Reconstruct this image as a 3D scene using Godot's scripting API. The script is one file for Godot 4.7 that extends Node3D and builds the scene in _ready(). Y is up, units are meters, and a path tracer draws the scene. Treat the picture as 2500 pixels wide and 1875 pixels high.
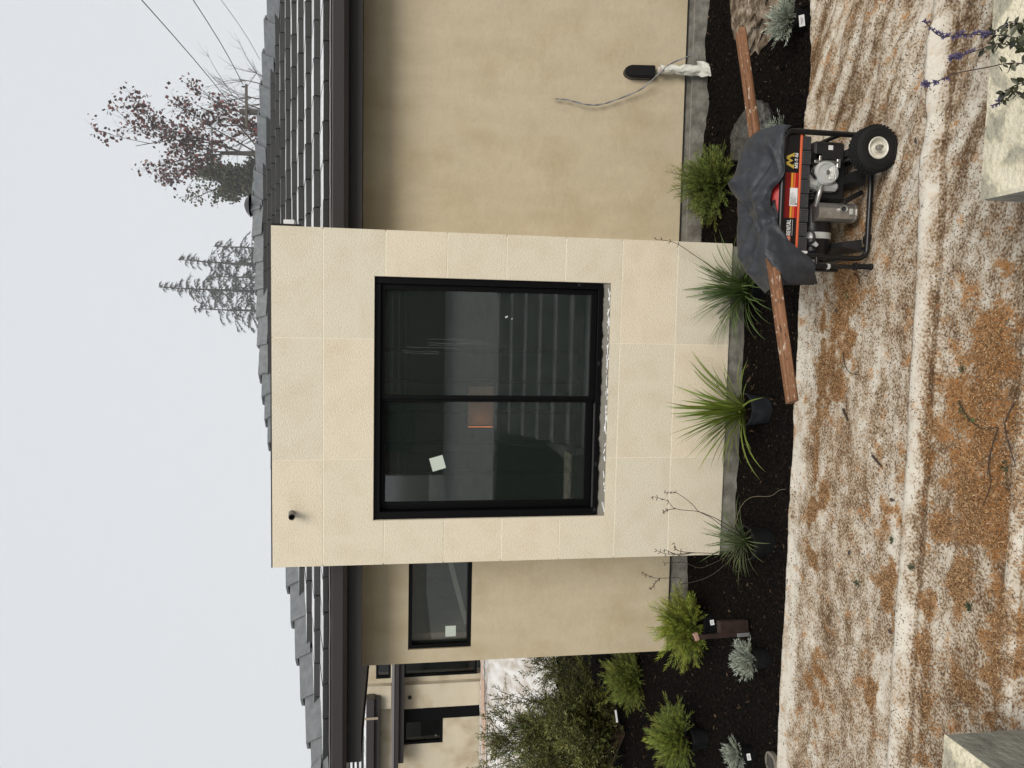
extends Node3D

# ---------------------------------------------------------------- mesh collecting
class MB:
	var p := PackedVector3Array()
	var n := PackedVector3Array()
	var u := PackedVector2Array()
	var c := PackedColorArray()

	func tri(a: Vector3, b: Vector3, d: Vector3, na: Vector3, nb: Vector3, nd: Vector3, ca := Color.WHITE, cb := Color.WHITE, cd := Color.WHITE, ua := Vector2.ZERO, ub := Vector2.ZERO, ud := Vector2.ZERO) -> void:
		if (b - a).cross(d - a).dot(na + nb + nd) > 0.0:
			p.append(a); p.append(d); p.append(b)
			n.append(na); n.append(nd); n.append(nb)
			c.append(ca); c.append(cd); c.append(cb)
			u.append(ua); u.append(ud); u.append(ub)
		else:
			p.append(a); p.append(b); p.append(d)
			n.append(na); n.append(nb); n.append(nd)
			c.append(ca); c.append(cb); c.append(cd)
			u.append(ua); u.append(ub); u.append(ud)

	func flat(a: Vector3, b: Vector3, d: Vector3, col := Color.WHITE, out := Vector3.ZERO) -> void:
		var nn := (d - a).cross(b - a).normalized()
		if out != Vector3.ZERO and nn.dot(out) < 0.0:
			nn = -nn
		tri(a, b, d, nn, nn, nn, col, col, col)

	func quad(a: Vector3, b: Vector3, d: Vector3, e: Vector3, out := Vector3.ZERO, col := Color.WHITE) -> void:
		flat(a, b, d, col, out)
		flat(a, d, e, col, out)

	func box(t: Transform3D, s: Vector3, bev := 0.0, col := Color.WHITE) -> void:
		var h := s * 0.5
		var b: float = min(bev, min(h.x, min(h.y, h.z)) * 0.9)
		var ax: Array[Vector3] = [t.basis.x.normalized() * 1.0, t.basis.y.normalized() * 1.0, t.basis.z.normalized() * 1.0]
		var hh: Array[float] = [h.x, h.y, h.z]
		for k in 3:
			var i := (k + 1) % 3
			var j := (k + 2) % 3
			for sg in [-1.0, 1.0]:
				var o: Vector3 = t.origin + ax[k] * (hh[k] * sg)
				var di := ax[i] * (hh[i] - b)
				var dj := ax[j] * (hh[j] - b)
				quad(o - di - dj, o + di - dj, o + di + dj, o - di + dj, ax[k] * sg, col)
				if b > 0.0:
					for s2 in [-1.0, 1.0]:
						var e1: Vector3 = ax[k] * (hh[k] * sg) + ax[i] * ((hh[i] - b) * s2)
						var e2: Vector3 = ax[k] * ((hh[k] - b) * sg) + ax[i] * (hh[i] * s2)
						quad(t.origin + e1 - dj, t.origin + e1 + dj, t.origin + e2 + dj, t.origin + e2 - dj, ax[k] * sg + ax[i] * s2, col)
		if b > 0.0:
			for sx in [-1.0, 1.0]:
				for sy in [-1.0, 1.0]:
					for sz in [-1.0, 1.0]:
						var q1: Vector3 = t.origin + ax[0] * (hh[0] * sx) + ax[1] * ((hh[1] - b) * sy) + ax[2] * ((hh[2] - b) * sz)
						var q2: Vector3 = t.origin + ax[0] * ((hh[0] - b) * sx) + ax[1] * (hh[1] * sy) + ax[2] * ((hh[2] - b) * sz)
						var q3: Vector3 = t.origin + ax[0] * ((hh[0] - b) * sx) + ax[1] * ((hh[1] - b) * sy) + ax[2] * (hh[2] * sz)
						flat(q1, q2, q3, col, ax[0] * sx + ax[1] * sy + ax[2] * sz)

	func bx(x0: float, y0: float, z0: float, x1: float, y1: float, z1: float, bev := 0.0, col := Color.WHITE) -> void:
		box(Transform3D(Basis(), Vector3(x0 + x1, y0 + y1, z0 + z1) * 0.5), Vector3(absf(x1 - x0), absf(y1 - y0), absf(z1 - z0)), bev, col)

	func tube(pts: Array, rad, sides := 6, col = Color.WHITE, caps := true, col2 = null) -> void:
		var m := pts.size()
		var last_x := Vector3.ZERO
		var rings := []
		var norms := []
		for i in m:
			var a: Vector3 = pts[max(i - 1, 0)]
			var b: Vector3 = pts[min(i + 1, m - 1)]
			var d := (b - a).normalized()
			var x: Vector3
			if last_x == Vector3.ZERO:
				x = d.cross(Vector3.UP if absf(d.y) < 0.9 else Vector3.RIGHT).normalized()
			else:
				x = (last_x - d * last_x.dot(d)).normalized()
			last_x = x
			var y := d.cross(x)
			var r: float = rad[i] if rad is Array else rad
			var ring := PackedVector3Array()
			var nr := PackedVector3Array()
			for k in sides:
				var ang := TAU * k / sides
				var dir := x * cos(ang) + y * sin(ang)
				nr.append(dir)
				ring.append(Vector3(pts[i]) + dir * r)
			rings.append(ring)
			norms.append(nr)
		for i in m - 1:
			var ca: Color = col
			var cb: Color = col
			if col2 != null:
				ca = Color(col).lerp(col2, float(i) / (m - 1))
				cb = Color(col).lerp(col2, float(i + 1) / (m - 1))
			for k in sides:
				var q := (k + 1) % sides
				tri(rings[i][k], rings[i][q], rings[i + 1][q], norms[i][k], norms[i][q], norms[i + 1][q], ca, ca, cb)
				tri(rings[i][k], rings[i + 1][q], rings[i + 1][k], norms[i][k], norms[i + 1][q], norms[i + 1][k], ca, cb, cb)
		if caps:
			for e in [0, m - 1]:
				var dd: Vector3 = (Vector3(pts[1]) - Vector3(pts[0])) * -1.0 if e == 0 else Vector3(pts[m - 1]) - Vector3(pts[m - 2])
				for k in range(1, sides - 1):
					flat(rings[e][0], rings[e][k], rings[e][k + 1], col if e == 0 or col2 == null else col2, dd)

	func lathe(t: Transform3D, prof: Array, seg := 20, col := Color.WHITE) -> void:
		for i in prof.size() - 1:
			var a: Vector2 = prof[i]
			var b: Vector2 = prof[i + 1]
			var dn := Vector2(b.y - a.y, -(b.x - a.x)).normalized()
			for k in seg:
				var a0 := TAU * k / seg
				var a1 := TAU * (k + 1) / seg
				var r0 := Vector3(cos(a0), 0, sin(a0))
				var r1 := Vector3(cos(a1), 0, sin(a1))
				var n0 := (t.basis * (r0 * dn.x + Vector3.UP * dn.y)).normalized()
				var n1 := (t.basis * (r1 * dn.x + Vector3.UP * dn.y)).normalized()
				var p00 := t * (r0 * a.x + Vector3.UP * a.y)
				var p01 := t * (r1 * a.x + Vector3.UP * a.y)
				var p10 := t * (r0 * b.x + Vector3.UP * b.y)
				var p11 := t * (r1 * b.x + Vector3.UP * b.y)
				if a.x > 0.00001:
					tri(p00, p01, p11, n0, n1, n1, col, col, col)
				if b.x > 0.00001:
					tri(p00, p11, p10, n0, n1, n0, col, col, col)

	func prism(poly: PackedVector2Array, t: Transform3D, depth: float, col := Color.WHITE) -> void:
		# outline in the local xy plane, from z 0 to z depth
		var idx := Geometry2D.triangulate_polygon(poly)
		for i in range(0, idx.size(), 3):
			for z in [0.0, depth]:
				flat(t * Vector3(poly[idx[i]].x, poly[idx[i]].y, z), t * Vector3(poly[idx[i + 1]].x, poly[idx[i + 1]].y, z), t * Vector3(poly[idx[i + 2]].x, poly[idx[i + 2]].y, z), col, t.basis.z * (-signf(depth) if z == 0.0 else signf(depth)))
		var cen := Vector2.ZERO
		var area := 0.0
		for i in poly.size():
			area += poly[i].cross(poly[(i + 1) % poly.size()])
		for i in poly.size():
			var a := poly[i]
			var b := poly[(i + 1) % poly.size()]
			var o := Vector2(b.y - a.y, a.x - b.x) * signf(area)
			quad(t * Vector3(a.x, a.y, 0), t * Vector3(b.x, b.y, 0), t * Vector3(b.x, b.y, depth), t * Vector3(a.x, a.y, depth), t.basis * Vector3(o.x, o.y, 0), col)

	func grid(pts: Array, uvs = null, cols = null) -> void:
		# rows of points, smooth normals
		var R := pts.size()
		var K: int = pts[0].size()
		var nm := []
		for i in R:
			var row := PackedVector3Array()
			for j in K:
				var dx: Vector3 = pts[i][min(j + 1, K - 1)] - pts[i][max(j - 1, 0)]
				var dy: Vector3 = pts[min(i + 1, R - 1)][j] - pts[max(i - 1, 0)][j]
				row.append(dy.cross(dx).normalized())
			nm.append(row)
		for i in R - 1:
			for j in K - 1:
				for f in [[0, 0, 0, 1, 1, 1], [0, 0, 1, 1, 1, 0]]:
					var ia: int = i + f[0]
					var ja: int = j + f[1]
					var ib: int = i + f[2]
					var jb: int = j + f[3]
					var ic: int = i + f[4]
					var jc: int = j + f[5]
					if cols != null:
						tri(pts[ia][ja], pts[ib][jb], pts[ic][jc], nm[ia][ja], nm[ib][jb], nm[ic][jc], cols[ia][ja], cols[ib][jb], cols[ic][jc], uvs[ia][ja] if uvs != null else Vector2.ZERO, uvs[ib][jb] if uvs != null else Vector2.ZERO, uvs[ic][jc] if uvs != null else Vector2.ZERO)
					elif uvs != null:
						tri(pts[ia][ja], pts[ib][jb], pts[ic][jc], nm[ia][ja], nm[ib][jb], nm[ic][jc], Color.WHITE, Color.WHITE, Color.WHITE, uvs[ia][ja], uvs[ib][jb], uvs[ic][jc])
					else:
						tri(pts[ia][ja], pts[ib][jb], pts[ic][jc], nm[ia][ja], nm[ib][jb], nm[ic][jc])

	func add(o: MB, t: Transform3D, tint := Color.WHITE) -> void:
		for i in o.p.size():
			p.append(t * o.p[i])
			n.append((t.basis * o.n[i]).normalized())
			u.append(o.u[i])
			c.append(o.c[i] * tint)

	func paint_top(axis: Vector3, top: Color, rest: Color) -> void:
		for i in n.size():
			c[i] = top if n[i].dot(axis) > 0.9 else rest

	func done() -> ArrayMesh:
		var a := []
		a.resize(Mesh.ARRAY_MAX)
		a[Mesh.ARRAY_VERTEX] = p
		a[Mesh.ARRAY_NORMAL] = n
		a[Mesh.ARRAY_TEX_UV] = u
		a[Mesh.ARRAY_COLOR] = c
		var m := ArrayMesh.new()
		m.add_surface_from_arrays(Mesh.PRIMITIVE_TRIANGLES, a)
		return m

# ---------------------------------------------------------------- naming and placing
var used := {}
var M := {}
var rng := RandomNumberGenerator.new()

func numbered(called: String, under: Node) -> String:
	var key := str(under.get_instance_id()) + called
	var k: int = used.get(key, 0)
	used[key] = k + 1
	return called if k == 0 else "%s_%03d" % [called, k]

func put(called: String, mesh: Mesh, mat: Material, parent: Node = self, t := Transform3D()) -> MeshInstance3D:
	var o := MeshInstance3D.new()
	o.name = numbered(called, parent)
	o.mesh = mesh
	if mat:
		o.material_override = mat
	o.transform = t
	parent.add_child(o)
	return o

func obj(called: String, mb: MB, mat: Material, parent: Node = self, t := Transform3D()) -> MeshInstance3D:
	return put(called, mb.done(), mat, parent, t)

func tag(o: Node, label: String, category: String, group := "", kind := "") -> Node:
	o.set_meta("label", label)
	if category:
		o.set_meta("category", category)
	if group:
		o.set_meta("group", group)
	if kind:
		o.set_meta("kind", kind)
	return o

func thing(called: String, label: String, category: String, at := Vector3.ZERO, group := "", turn := 0.0) -> Node3D:
	var o := Node3D.new()
	o.name = numbered(called, self)
	o.position = at
	o.rotation.y = turn
	add_child(o)
	tag(o, label, category, group)
	return o

func struct(o: Node) -> Node:
	o.set_meta("kind", "structure")
	return o

func stuff(o: Node) -> Node:
	o.set_meta("kind", "stuff")
	return o

func block(called: String, mat: Material, parent: Node, x0: float, y0: float, z0: float, x1: float, y1: float, z1: float, bev := 0.0) -> MeshInstance3D:
	var m := MB.new()
	m.bx(x0, y0, z0, x1, y1, z1, bev)
	return obj(called, m, mat, parent)

func scatter(called: String, mesh: Mesh, mat: Material, parent: Node, places: Array, tints = null) -> MultiMeshInstance3D:
	var mm := MultiMesh.new()
	mm.transform_format = MultiMesh.TRANSFORM_3D
	mm.use_colors = tints != null
	mm.mesh = mesh
	mm.instance_count = places.size()
	for i in places.size():
		mm.set_instance_transform(i, places[i])
		if tints != null:
			mm.set_instance_color(i, tints[i])
	var o := MultiMeshInstance3D.new()
	o.name = numbered(called, parent)
	o.multimesh = mm
	o.material_override = mat
	parent.add_child(o)
	stuff(o)
	return o

func rnd(a: float, b: float) -> float:
	return rng.randf_range(a, b)

func lin(r: float, g: float, b: float) -> Color:
	return Color(r, g, b).linear_to_srgb()

func noise(sd: int, freq: float, oct := 4, kind := FastNoiseLite.TYPE_SIMPLEX_SMOOTH, ridged := false) -> FastNoiseLite:
	var f := FastNoiseLite.new()
	f.seed = sd
	f.noise_type = kind
	f.frequency = freq
	f.fractal_type = FastNoiseLite.FRACTAL_RIDGED if ridged else FastNoiseLite.FRACTAL_FBM
	f.fractal_octaves = oct
	return f

func ntex(sd: int, freq: float, stops: Array, size := 512, oct := 5, kind := FastNoiseLite.TYPE_SIMPLEX_SMOOTH, warp := 0.0) -> NoiseTexture2D:
	var t := NoiseTexture2D.new()
	t.width = size
	t.height = size
	t.seamless = true
	t.noise = noise(sd, freq, oct, kind)
	if warp > 0.0:
		t.noise.domain_warp_enabled = true
		t.noise.domain_warp_amplitude = warp
		t.noise.domain_warp_frequency = freq
	var g := Gradient.new()
	var off := PackedFloat32Array()
	var cols := PackedColorArray()
	for s in stops:
		off.append(s[0])
		cols.append(s[1])
	g.offsets = off
	g.colors = cols
	t.color_ramp = g
	return t

func nnorm(sd: int, freq: float, bump := 4.0, size := 512, oct := 4, kind := FastNoiseLite.TYPE_SIMPLEX_SMOOTH) -> NoiseTexture2D:
	var t := NoiseTexture2D.new()
	t.width = size
	t.height = size
	t.seamless = true
	t.noise = noise(sd, freq, oct, kind)
	t.as_normal_map = true
	t.bump_strength = bump
	return t

func mat(called: String, col: Color, rough := 0.8, metal := 0.0, spec := 0.5) -> StandardMaterial3D:
	var m := StandardMaterial3D.new()
	m.resource_name = called
	m.albedo_color = col
	m.roughness = rough
	m.metallic = metal
	m.metallic_specular = spec
	M[called] = m
	return m

func tri_map(m: StandardMaterial3D, tex: Texture2D, nrm: Texture2D, scale: float, nscale := 1.0, off := Vector3.ZERO) -> StandardMaterial3D:
	m.uv1_triplanar = true
	m.uv1_world_triplanar = true
	m.uv1_scale = Vector3.ONE * scale
	m.uv1_offset = off
	if tex:
		m.albedo_texture = tex
	if nrm:
		m.normal_enabled = true
		m.normal_texture = nrm
		m.normal_scale = nscale
	return m

func veg(called: String, rough := 0.6, back := Color(0, 0, 0)) -> StandardMaterial3D:
	var m := mat(called, Color.WHITE, rough)
	m.vertex_color_use_as_albedo = true
	m.cull_mode = BaseMaterial3D.CULL_DISABLED
	if back != Color(0, 0, 0):
		m.backlight_enabled = true
		m.backlight = back
	return m

func spline(pts: Array, steps := 5) -> Array:
	var out := []
	var m := pts.size()
	for i in m - 1:
		var a: Vector3 = pts[max(i - 1, 0)]
		var b: Vector3 = pts[i]
		var d: Vector3 = pts[i + 1]
		var e: Vector3 = pts[min(i + 2, m - 1)]
		for k in steps:
			out.append(b.cubic_interpolate(d, a, e, float(k) / steps))
	out.append(pts[m - 1])
	return out

func patch(ctrl: Array, steps: int, wrinkle: FastNoiseLite, amp: float, amp2 := 0.0, creases := []) -> MB:
	# a smooth sheet through rows of points, with sharp creases: [x, z, direction, half width, height, reach]
	var rows := []
	for r in ctrl:
		rows.append(spline(r, steps))
	var K: int = rows[0].size()
	var full := []
	var cols := []
	for j in K:
		var line := []
		for r in rows:
			line.append(r[j])
		cols.append(spline(line, steps))
	for i in cols[0].size():
		var row := []
		for j in K:
			var q: Vector3 = cols[j][i]
			var w := wrinkle.get_noise_3d(q.x, q.y, q.z)
			var lift := w * amp + amp2 * wrinkle.get_noise_3d(q.x * 4.0, q.y * 4.0 + 7.0, q.z * 4.0)
			for c in creases:
				var v := Vector2(q.x - c[0], q.z - q.y * 0.9 - c[1])
				var dir := Vector2(cos(c[2]), sin(c[2]))
				var d: float = absf(v.cross(dir)) / c[3]
				var l: float = absf(v.dot(dir)) / c[5]
				if d < 1.0 and l < 1.0:
					lift += c[4] * (1.0 - d) * (1.0 - l)
			row.append(q + Vector3(0.15, 0.8, 0.55) * lift)
		full.append(row)
	var m := MB.new()
	m.grid(full)
	return m

func _ready() -> void:
	rng.seed = 7
	# camera: the phone was held on its side, so the picture lies rolled by a quarter turn
	var cam := Camera3D.new()
	cam.name = "camera"
	cam.transform = Transform3D(Basis(Vector3(0.020, -0.98813, 0.15226).normalized(), Vector3(0.99682, 0.00817, -0.07784).normalized(), Vector3(0.0745, 0.1534, 0.98535).normalized()).orthonormalized(), Vector3(1.908, 2.748, 5.829))
	cam.fov = 55.331
	cam.near = 0.05
	cam.far = 400.0
	add_child(cam)
	cam.current = true
	var sky_m := ProceduralSkyMaterial.new()
	sky_m.sky_top_color = Color(0.765, 0.780, 0.802)
	sky_m.sky_horizon_color = Color(0.772, 0.786, 0.796)
	sky_m.sky_curve = 0.25
	sky_m.ground_horizon_color = Color(0.60, 0.60, 0.58)
	sky_m.ground_bottom_color = Color(0.35, 0.33, 0.30)
	sky_m.sun_angle_max = 1.0
	var sky := Sky.new()
	sky.sky_material = sky_m
	var env := Environment.new()
	env.background_mode = Environment.BG_SKY
	env.sky = sky
	env.background_energy_multiplier = 1.0
	env.tonemap_mode = Environment.TONE_MAPPER_LINEAR
	env.tonemap_exposure = 1.62
	env.sdfgi_enabled = true
	env.ssao_enabled = true
	env.ssil_enabled = true
	env.volumetric_fog_enabled = true
	env.volumetric_fog_density = 0.0
	var we := WorldEnvironment.new()
	we.name = "environment"
	we.environment = env
	add_child(we)
	# the bank of fog that hangs behind the house
	var mist := FogVolume.new()
	mist.name = "fog_bank"
	mist.size = Vector3(260, 70, 46)
	mist.position = Vector3(0, 30, -37)
	var fm := FogMaterial.new()
	fm.resource_name = "fog"
	fm.albedo = Color(0.955, 0.965, 0.97)
	fm.density = 0.008
	mist.material = fm
	add_child(mist)
	mist.set_meta("kind", "stuff")
	var sun := DirectionalLight3D.new()
	sun.name = "overcast_daylight"
	sun.light_energy = 0.5
	sun.light_color = Color(1.0, 0.975, 0.94)
	sun.light_angular_distance = 30.0
	sun.shadow_enabled = true
	sun.basis = Basis.looking_at(Vector3(-0.25, -0.66, -0.71))
	add_child(sun)
	make_materials()
	make_ground()
	make_house()
	make_rear_wing()
	make_stairs()
	make_far_things()
	make_bed_things()
	make_plants()
	make_generator()
	make_small_things()

func make_materials() -> void:
	var grain := nnorm(11, 0.02, 3.0, 512, 5)
	var stone_n := nnorm(12, 0.07, 6.0, 1024, 4, FastNoiseLite.TYPE_SIMPLEX)
	for k in 4:
		var a := 0.965 + 0.011 * k
		var m := mat("stone%d" % k, Color(a, a * (0.995 - 0.006 * k), a * (0.985 - 0.01 * k)), 0.9, 0.0, 0.3)
		tri_map(m, M.get("stone_tex") if M.has("stone_tex") else wall_texture(13, Color(0.678, 0.632, 0.518), 0.06, 0.095, 0.0), stone_n, 0.8, 0.34, Vector3(0.37 * k, 0.61 * k, 0.0))
		M["stone_tex"] = m.albedo_texture
	tri_map(mat("stucco", Color(0.95, 0.95, 0.95), 0.9, 0.0, 0.25), wall_texture(21, Color(0.548, 0.472, 0.335), 0.10, 0.04, 0.10), nnorm(22, 0.02, 3.5, 1024, 6), 0.42, 0.35)
	tri_map(mat("stucco_far", Color(0.97, 0.97, 0.97), 0.9, 0.0, 0.25), ntex(23, 0.006, [[0.0, lin(0.38, 0.31, 0.21)], [0.5, lin(0.53, 0.475, 0.365)], [1.0, lin(0.57, 0.515, 0.405)]], 512, 6), null, 0.35)
	tri_map(mat("concrete", Color.WHITE, 0.85), ntex(31, 0.01, [[0.0, lin(0.11, 0.10, 0.084)], [0.5, lin(0.18, 0.17, 0.147)], [1.0, lin(0.25, 0.24, 0.21)]], 512, 6), nnorm(32, 0.03, 4.0), 1.3, 0.6)
	tri_map(mat("cap_top", Color.WHITE, 0.95, 0.0, 0.2), ntex(33, 0.006, [[0.0, lin(0.27, 0.26, 0.2)], [0.3, lin(0.36, 0.34, 0.26)], [0.40, lin(0.50, 0.455, 0.33)], [0.46, lin(0.60, 0.55, 0.41)], [1.0, lin(0.69, 0.64, 0.51)]], 1024, 6, FastNoiseLite.TYPE_SIMPLEX_SMOOTH, 25.0), nnorm(34, 0.03, 8.0, 1024, 6), 1.0, 1.2)
	tri_map(mat("cap_side", Color.WHITE, 0.9), ntex(35, 0.012, [[0.0, lin(0.15, 0.145, 0.12)], [0.5, lin(0.225, 0.22, 0.185)], [1.0, lin(0.28, 0.275, 0.235)]], 512, 6), nnorm(36, 0.03, 5.0), 1.4, 0.8)
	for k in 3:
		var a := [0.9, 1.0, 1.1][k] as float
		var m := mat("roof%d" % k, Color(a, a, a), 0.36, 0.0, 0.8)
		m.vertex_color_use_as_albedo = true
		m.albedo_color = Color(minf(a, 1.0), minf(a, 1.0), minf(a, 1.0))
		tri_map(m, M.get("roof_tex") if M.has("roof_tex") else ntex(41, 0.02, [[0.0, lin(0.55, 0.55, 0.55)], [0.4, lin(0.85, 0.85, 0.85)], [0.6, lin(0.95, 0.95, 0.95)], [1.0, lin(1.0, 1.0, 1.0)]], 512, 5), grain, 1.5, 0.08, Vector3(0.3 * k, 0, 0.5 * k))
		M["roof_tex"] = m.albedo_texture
	tri_map(mat("cap_tile", Color.WHITE, 0.45, 0.0, 0.6), ntex(42, 0.015, [[0.0, lin(0.07, 0.075, 0.08)], [0.5, lin(0.11, 0.12, 0.125)], [1.0, lin(0.17, 0.18, 0.18)]], 512, 5), grain, 1.5, 0.25)
	mat("deck", lin(0.012, 0.012, 0.013), 0.9)
	mat("gutter", lin(0.030, 0.026, 0.026), 0.38, 0.0, 0.5)
	mat("fascia", lin(0.033, 0.030, 0.030), 0.55, 0.0, 0.4)
	mat("lip", lin(0.20, 0.19, 0.19), 0.3, 0.3, 0.5)
	mat("black_frame", lin(0.003, 0.003, 0.0035), 0.42, 0.0, 0.25)
	mat("alu", lin(0.5, 0.5, 0.5), 0.25, 1.0)
	var gl := mat("glass", lin_a(0.024, 0.034, 0.030, 0.32), 0.02, 0.0, 0.8)  # the grey-green haze over the panes is mixed into this colour
	gl.transparency = BaseMaterial3D.TRANSPARENCY_ALPHA
	var gl2 := mat("glass_far", Color(0.02, 0.03, 0.03, 0.5), 0.02, 0.0, 0.4)
	gl2.transparency = BaseMaterial3D.TRANSPARENCY_ALPHA
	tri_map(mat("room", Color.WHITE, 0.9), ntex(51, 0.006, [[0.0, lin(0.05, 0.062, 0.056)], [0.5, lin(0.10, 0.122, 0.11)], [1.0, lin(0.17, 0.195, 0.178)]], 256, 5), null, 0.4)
	mat("reflected_band", lin(0.30, 0.34, 0.36), 0.9)  # blue-grey painted to pass for the band reflected in the bay panes
	mat("paper", lin(0.46, 0.52, 0.46), 0.9)
	mat("white_card", lin(0.72, 0.73, 0.74), 0.6)
	mat("ink", lin(0.02, 0.02, 0.022), 0.7)
	mat("soil_base", Color.WHITE, 1.0, 0.0, 0.15)
	tri_map(M.soil_base, ntex(61, 0.02, [[0.0, lin(0.003, 0.0025, 0.0022)], [0.5, lin(0.006, 0.005, 0.0042)], [0.72, lin(0.010, 0.008, 0.0065)], [0.85, lin(0.022, 0.015, 0.010)], [1.0, lin(0.045, 0.03, 0.021)]], 1024, 7), nnorm(62, 0.04, 8.0, 1024, 6), 1.2, 1.3)
	tri_map(mat("earth", Color.WHITE, 1.0, 0.0, 0.1), ntex(63, 0.01, [[0.0, lin(0.02, 0.016, 0.012)], [1.0, lin(0.08, 0.06, 0.045)]], 512, 6), null, 0.25)
	tri_map(mat("terrace", Color.WHITE, 0.8), ntex(64, 0.01, [[0.0, lin(0.28, 0.28, 0.27)], [0.5, lin(0.42, 0.43, 0.42)], [1.0, lin(0.5, 0.51, 0.5)]], 256, 5), null, 0.6)
	var ch := veg("chip", 0.85)
	ch.metallic_specular = 0.2
	veg("leaf", 0.42, Color(0.10, 0.13, 0.04))
	veg("needle", 0.6, Color(0.10, 0.12, 0.03))
	veg("bark", 0.9)
	veg("plain", 0.8)
	mat("black_plastic", lin(0.012, 0.013, 0.014), 0.42, 0.0, 0.5)
	tri_map(mat("pot", Color.WHITE, 0.5, 0.0, 0.4), ntex(71, 0.02, [[0.0, lin(0.012, 0.014, 0.017)], [0.6, lin(0.022, 0.026, 0.030)], [1.0, lin(0.045, 0.05, 0.052)]], 256, 5), null, 1.5)
	tri_map(mat("pot_dark", Color.WHITE, 0.5, 0.0, 0.4), ntex(70, 0.02, [[0.0, lin(0.004, 0.0045, 0.005)], [0.6, lin(0.008, 0.009, 0.010)], [1.0, lin(0.02, 0.021, 0.021)]], 256, 5), null, 1.5)
	tri_map(mat("rock", Color.WHITE, 0.6, 0.0, 0.5), ntex(72, 0.015, [[0.0, lin(0.018, 0.018, 0.017)], [0.5, lin(0.042, 0.042, 0.039)], [0.7, lin(0.065, 0.062, 0.055)], [1.0, lin(0.15, 0.12, 0.09)]], 512, 6), nnorm(73, 0.03, 8.0, 512, 6), 1.5, 1.0)
	tri_map(mat("slab_rock", Color.WHITE, 0.9, 0.0, 0.3), ntex(74, 0.012, [[0.0, lin(0.04, 0.028, 0.018)], [0.4, lin(0.13, 0.095, 0.065)], [0.6, lin(0.24, 0.19, 0.14)], [1.0, lin(0.48, 0.43, 0.36)]], 512, 6), nnorm(75, 0.03, 10.0, 512, 6), 1.4, 1.4)
	var wd := mat("plank", Color.WHITE, 0.75, 0.0, 0.3)
	wd.uv1_scale = Vector3(1, 1, 1)
	wd.albedo_texture = wood_texture(Color(0.52, 0.375, 0.275), 900)
	wd.texture_repeat = true
	M["old_wood"] = mat("old_wood", lin(0.12, 0.075, 0.06), 0.85)
	tri_map(M.old_wood, ntex(77, 0.012, [[0.0, lin(0.06, 0.033, 0.027)], [0.5, lin(0.16, 0.092, 0.072)], [1.0, lin(0.28, 0.19, 0.15)]], 256, 6), null, 3.0)
	tri_map(mat("cover", Color.WHITE, 0.5, 0.0, 0.4), ntex(78, 0.01, [[0.0, lin(0.020, 0.023, 0.027)], [0.5, lin(0.030, 0.033, 0.039)], [1.0, lin(0.048, 0.052, 0.059)]], 512, 5), nnorm(79, 0.012, 4.0, 512, 3), 2.0, 0.35)
	mat("gen_black", lin(0.008, 0.008, 0.009), 0.35, 0.0, 0.45)
	mat("gen_dark", lin(0.014, 0.014, 0.015), 0.55)
	mat("gen_grey", lin(0.045, 0.045, 0.05), 0.6)
	mat("gen_red", lin(0.42, 0.012, 0.012), 0.35)
	mat("gen_darkred", lin(0.16, 0.004, 0.005), 0.4)
	mat("gen_orange", lin(0.62, 0.11, 0.035), 0.45)
	mat("gen_yellow", lin(0.62, 0.30, 0.03), 0.45)
	mat("gen_gold", lin(0.46, 0.33, 0.06), 0.45)
	mat("gen_white", lin(0.74, 0.74, 0.74), 0.5)
	tri_map(mat("steel", Color.WHITE, 0.36, 0.85), ntex(81, 0.02, [[0.0, lin(0.36, 0.35, 0.33)], [0.5, lin(0.5, 0.49, 0.47)], [1.0, lin(0.62, 0.61, 0.59)]], 256, 5), null, 3.0)
	mat("cast", lin(0.56, 0.58, 0.57), 0.36, 0.3)
	mat("rubber", lin(0.012, 0.012, 0.0115), 0.75, 0.0, 0.3)
	mat("rim", lin(0.66, 0.64, 0.56), 0.4)
	mat("wrap", lin(0.60, 0.57, 0.50), 0.4)
	mat("cable", lin(0.24, 0.24, 0.25), 0.5)
	mat("red_item", lin(0.5, 0.04, 0.03), 0.5)
	tri_map(mat("sheet_white", Color.WHITE, 0.6), ntex(85, 0.012, [[0.0, lin(0.30, 0.25, 0.20)], [0.42, lin(0.42, 0.38, 0.33)], [0.55, lin(0.55, 0.54, 0.52)], [1.0, lin(0.66, 0.66, 0.65)]], 512, 5), null, 0.5)
	mat("mortar", lin(0.17, 0.16, 0.135), 0.95)
	mat("grout", lin(0.745, 0.695, 0.572), 0.95)
	mat("strip_glow", Color(1.0, 0.62, 0.28), 0.6)
	M.strip_glow.emission_enabled = true
	M.strip_glow.emission = Color(1.0, 0.55, 0.22)
	M.strip_glow.emission_energy_multiplier = 0.9

func lin_a(r: float, g: float, b: float, a: float) -> Color:
	var c := lin(r, g, b)
	c.a = a
	return c

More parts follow.
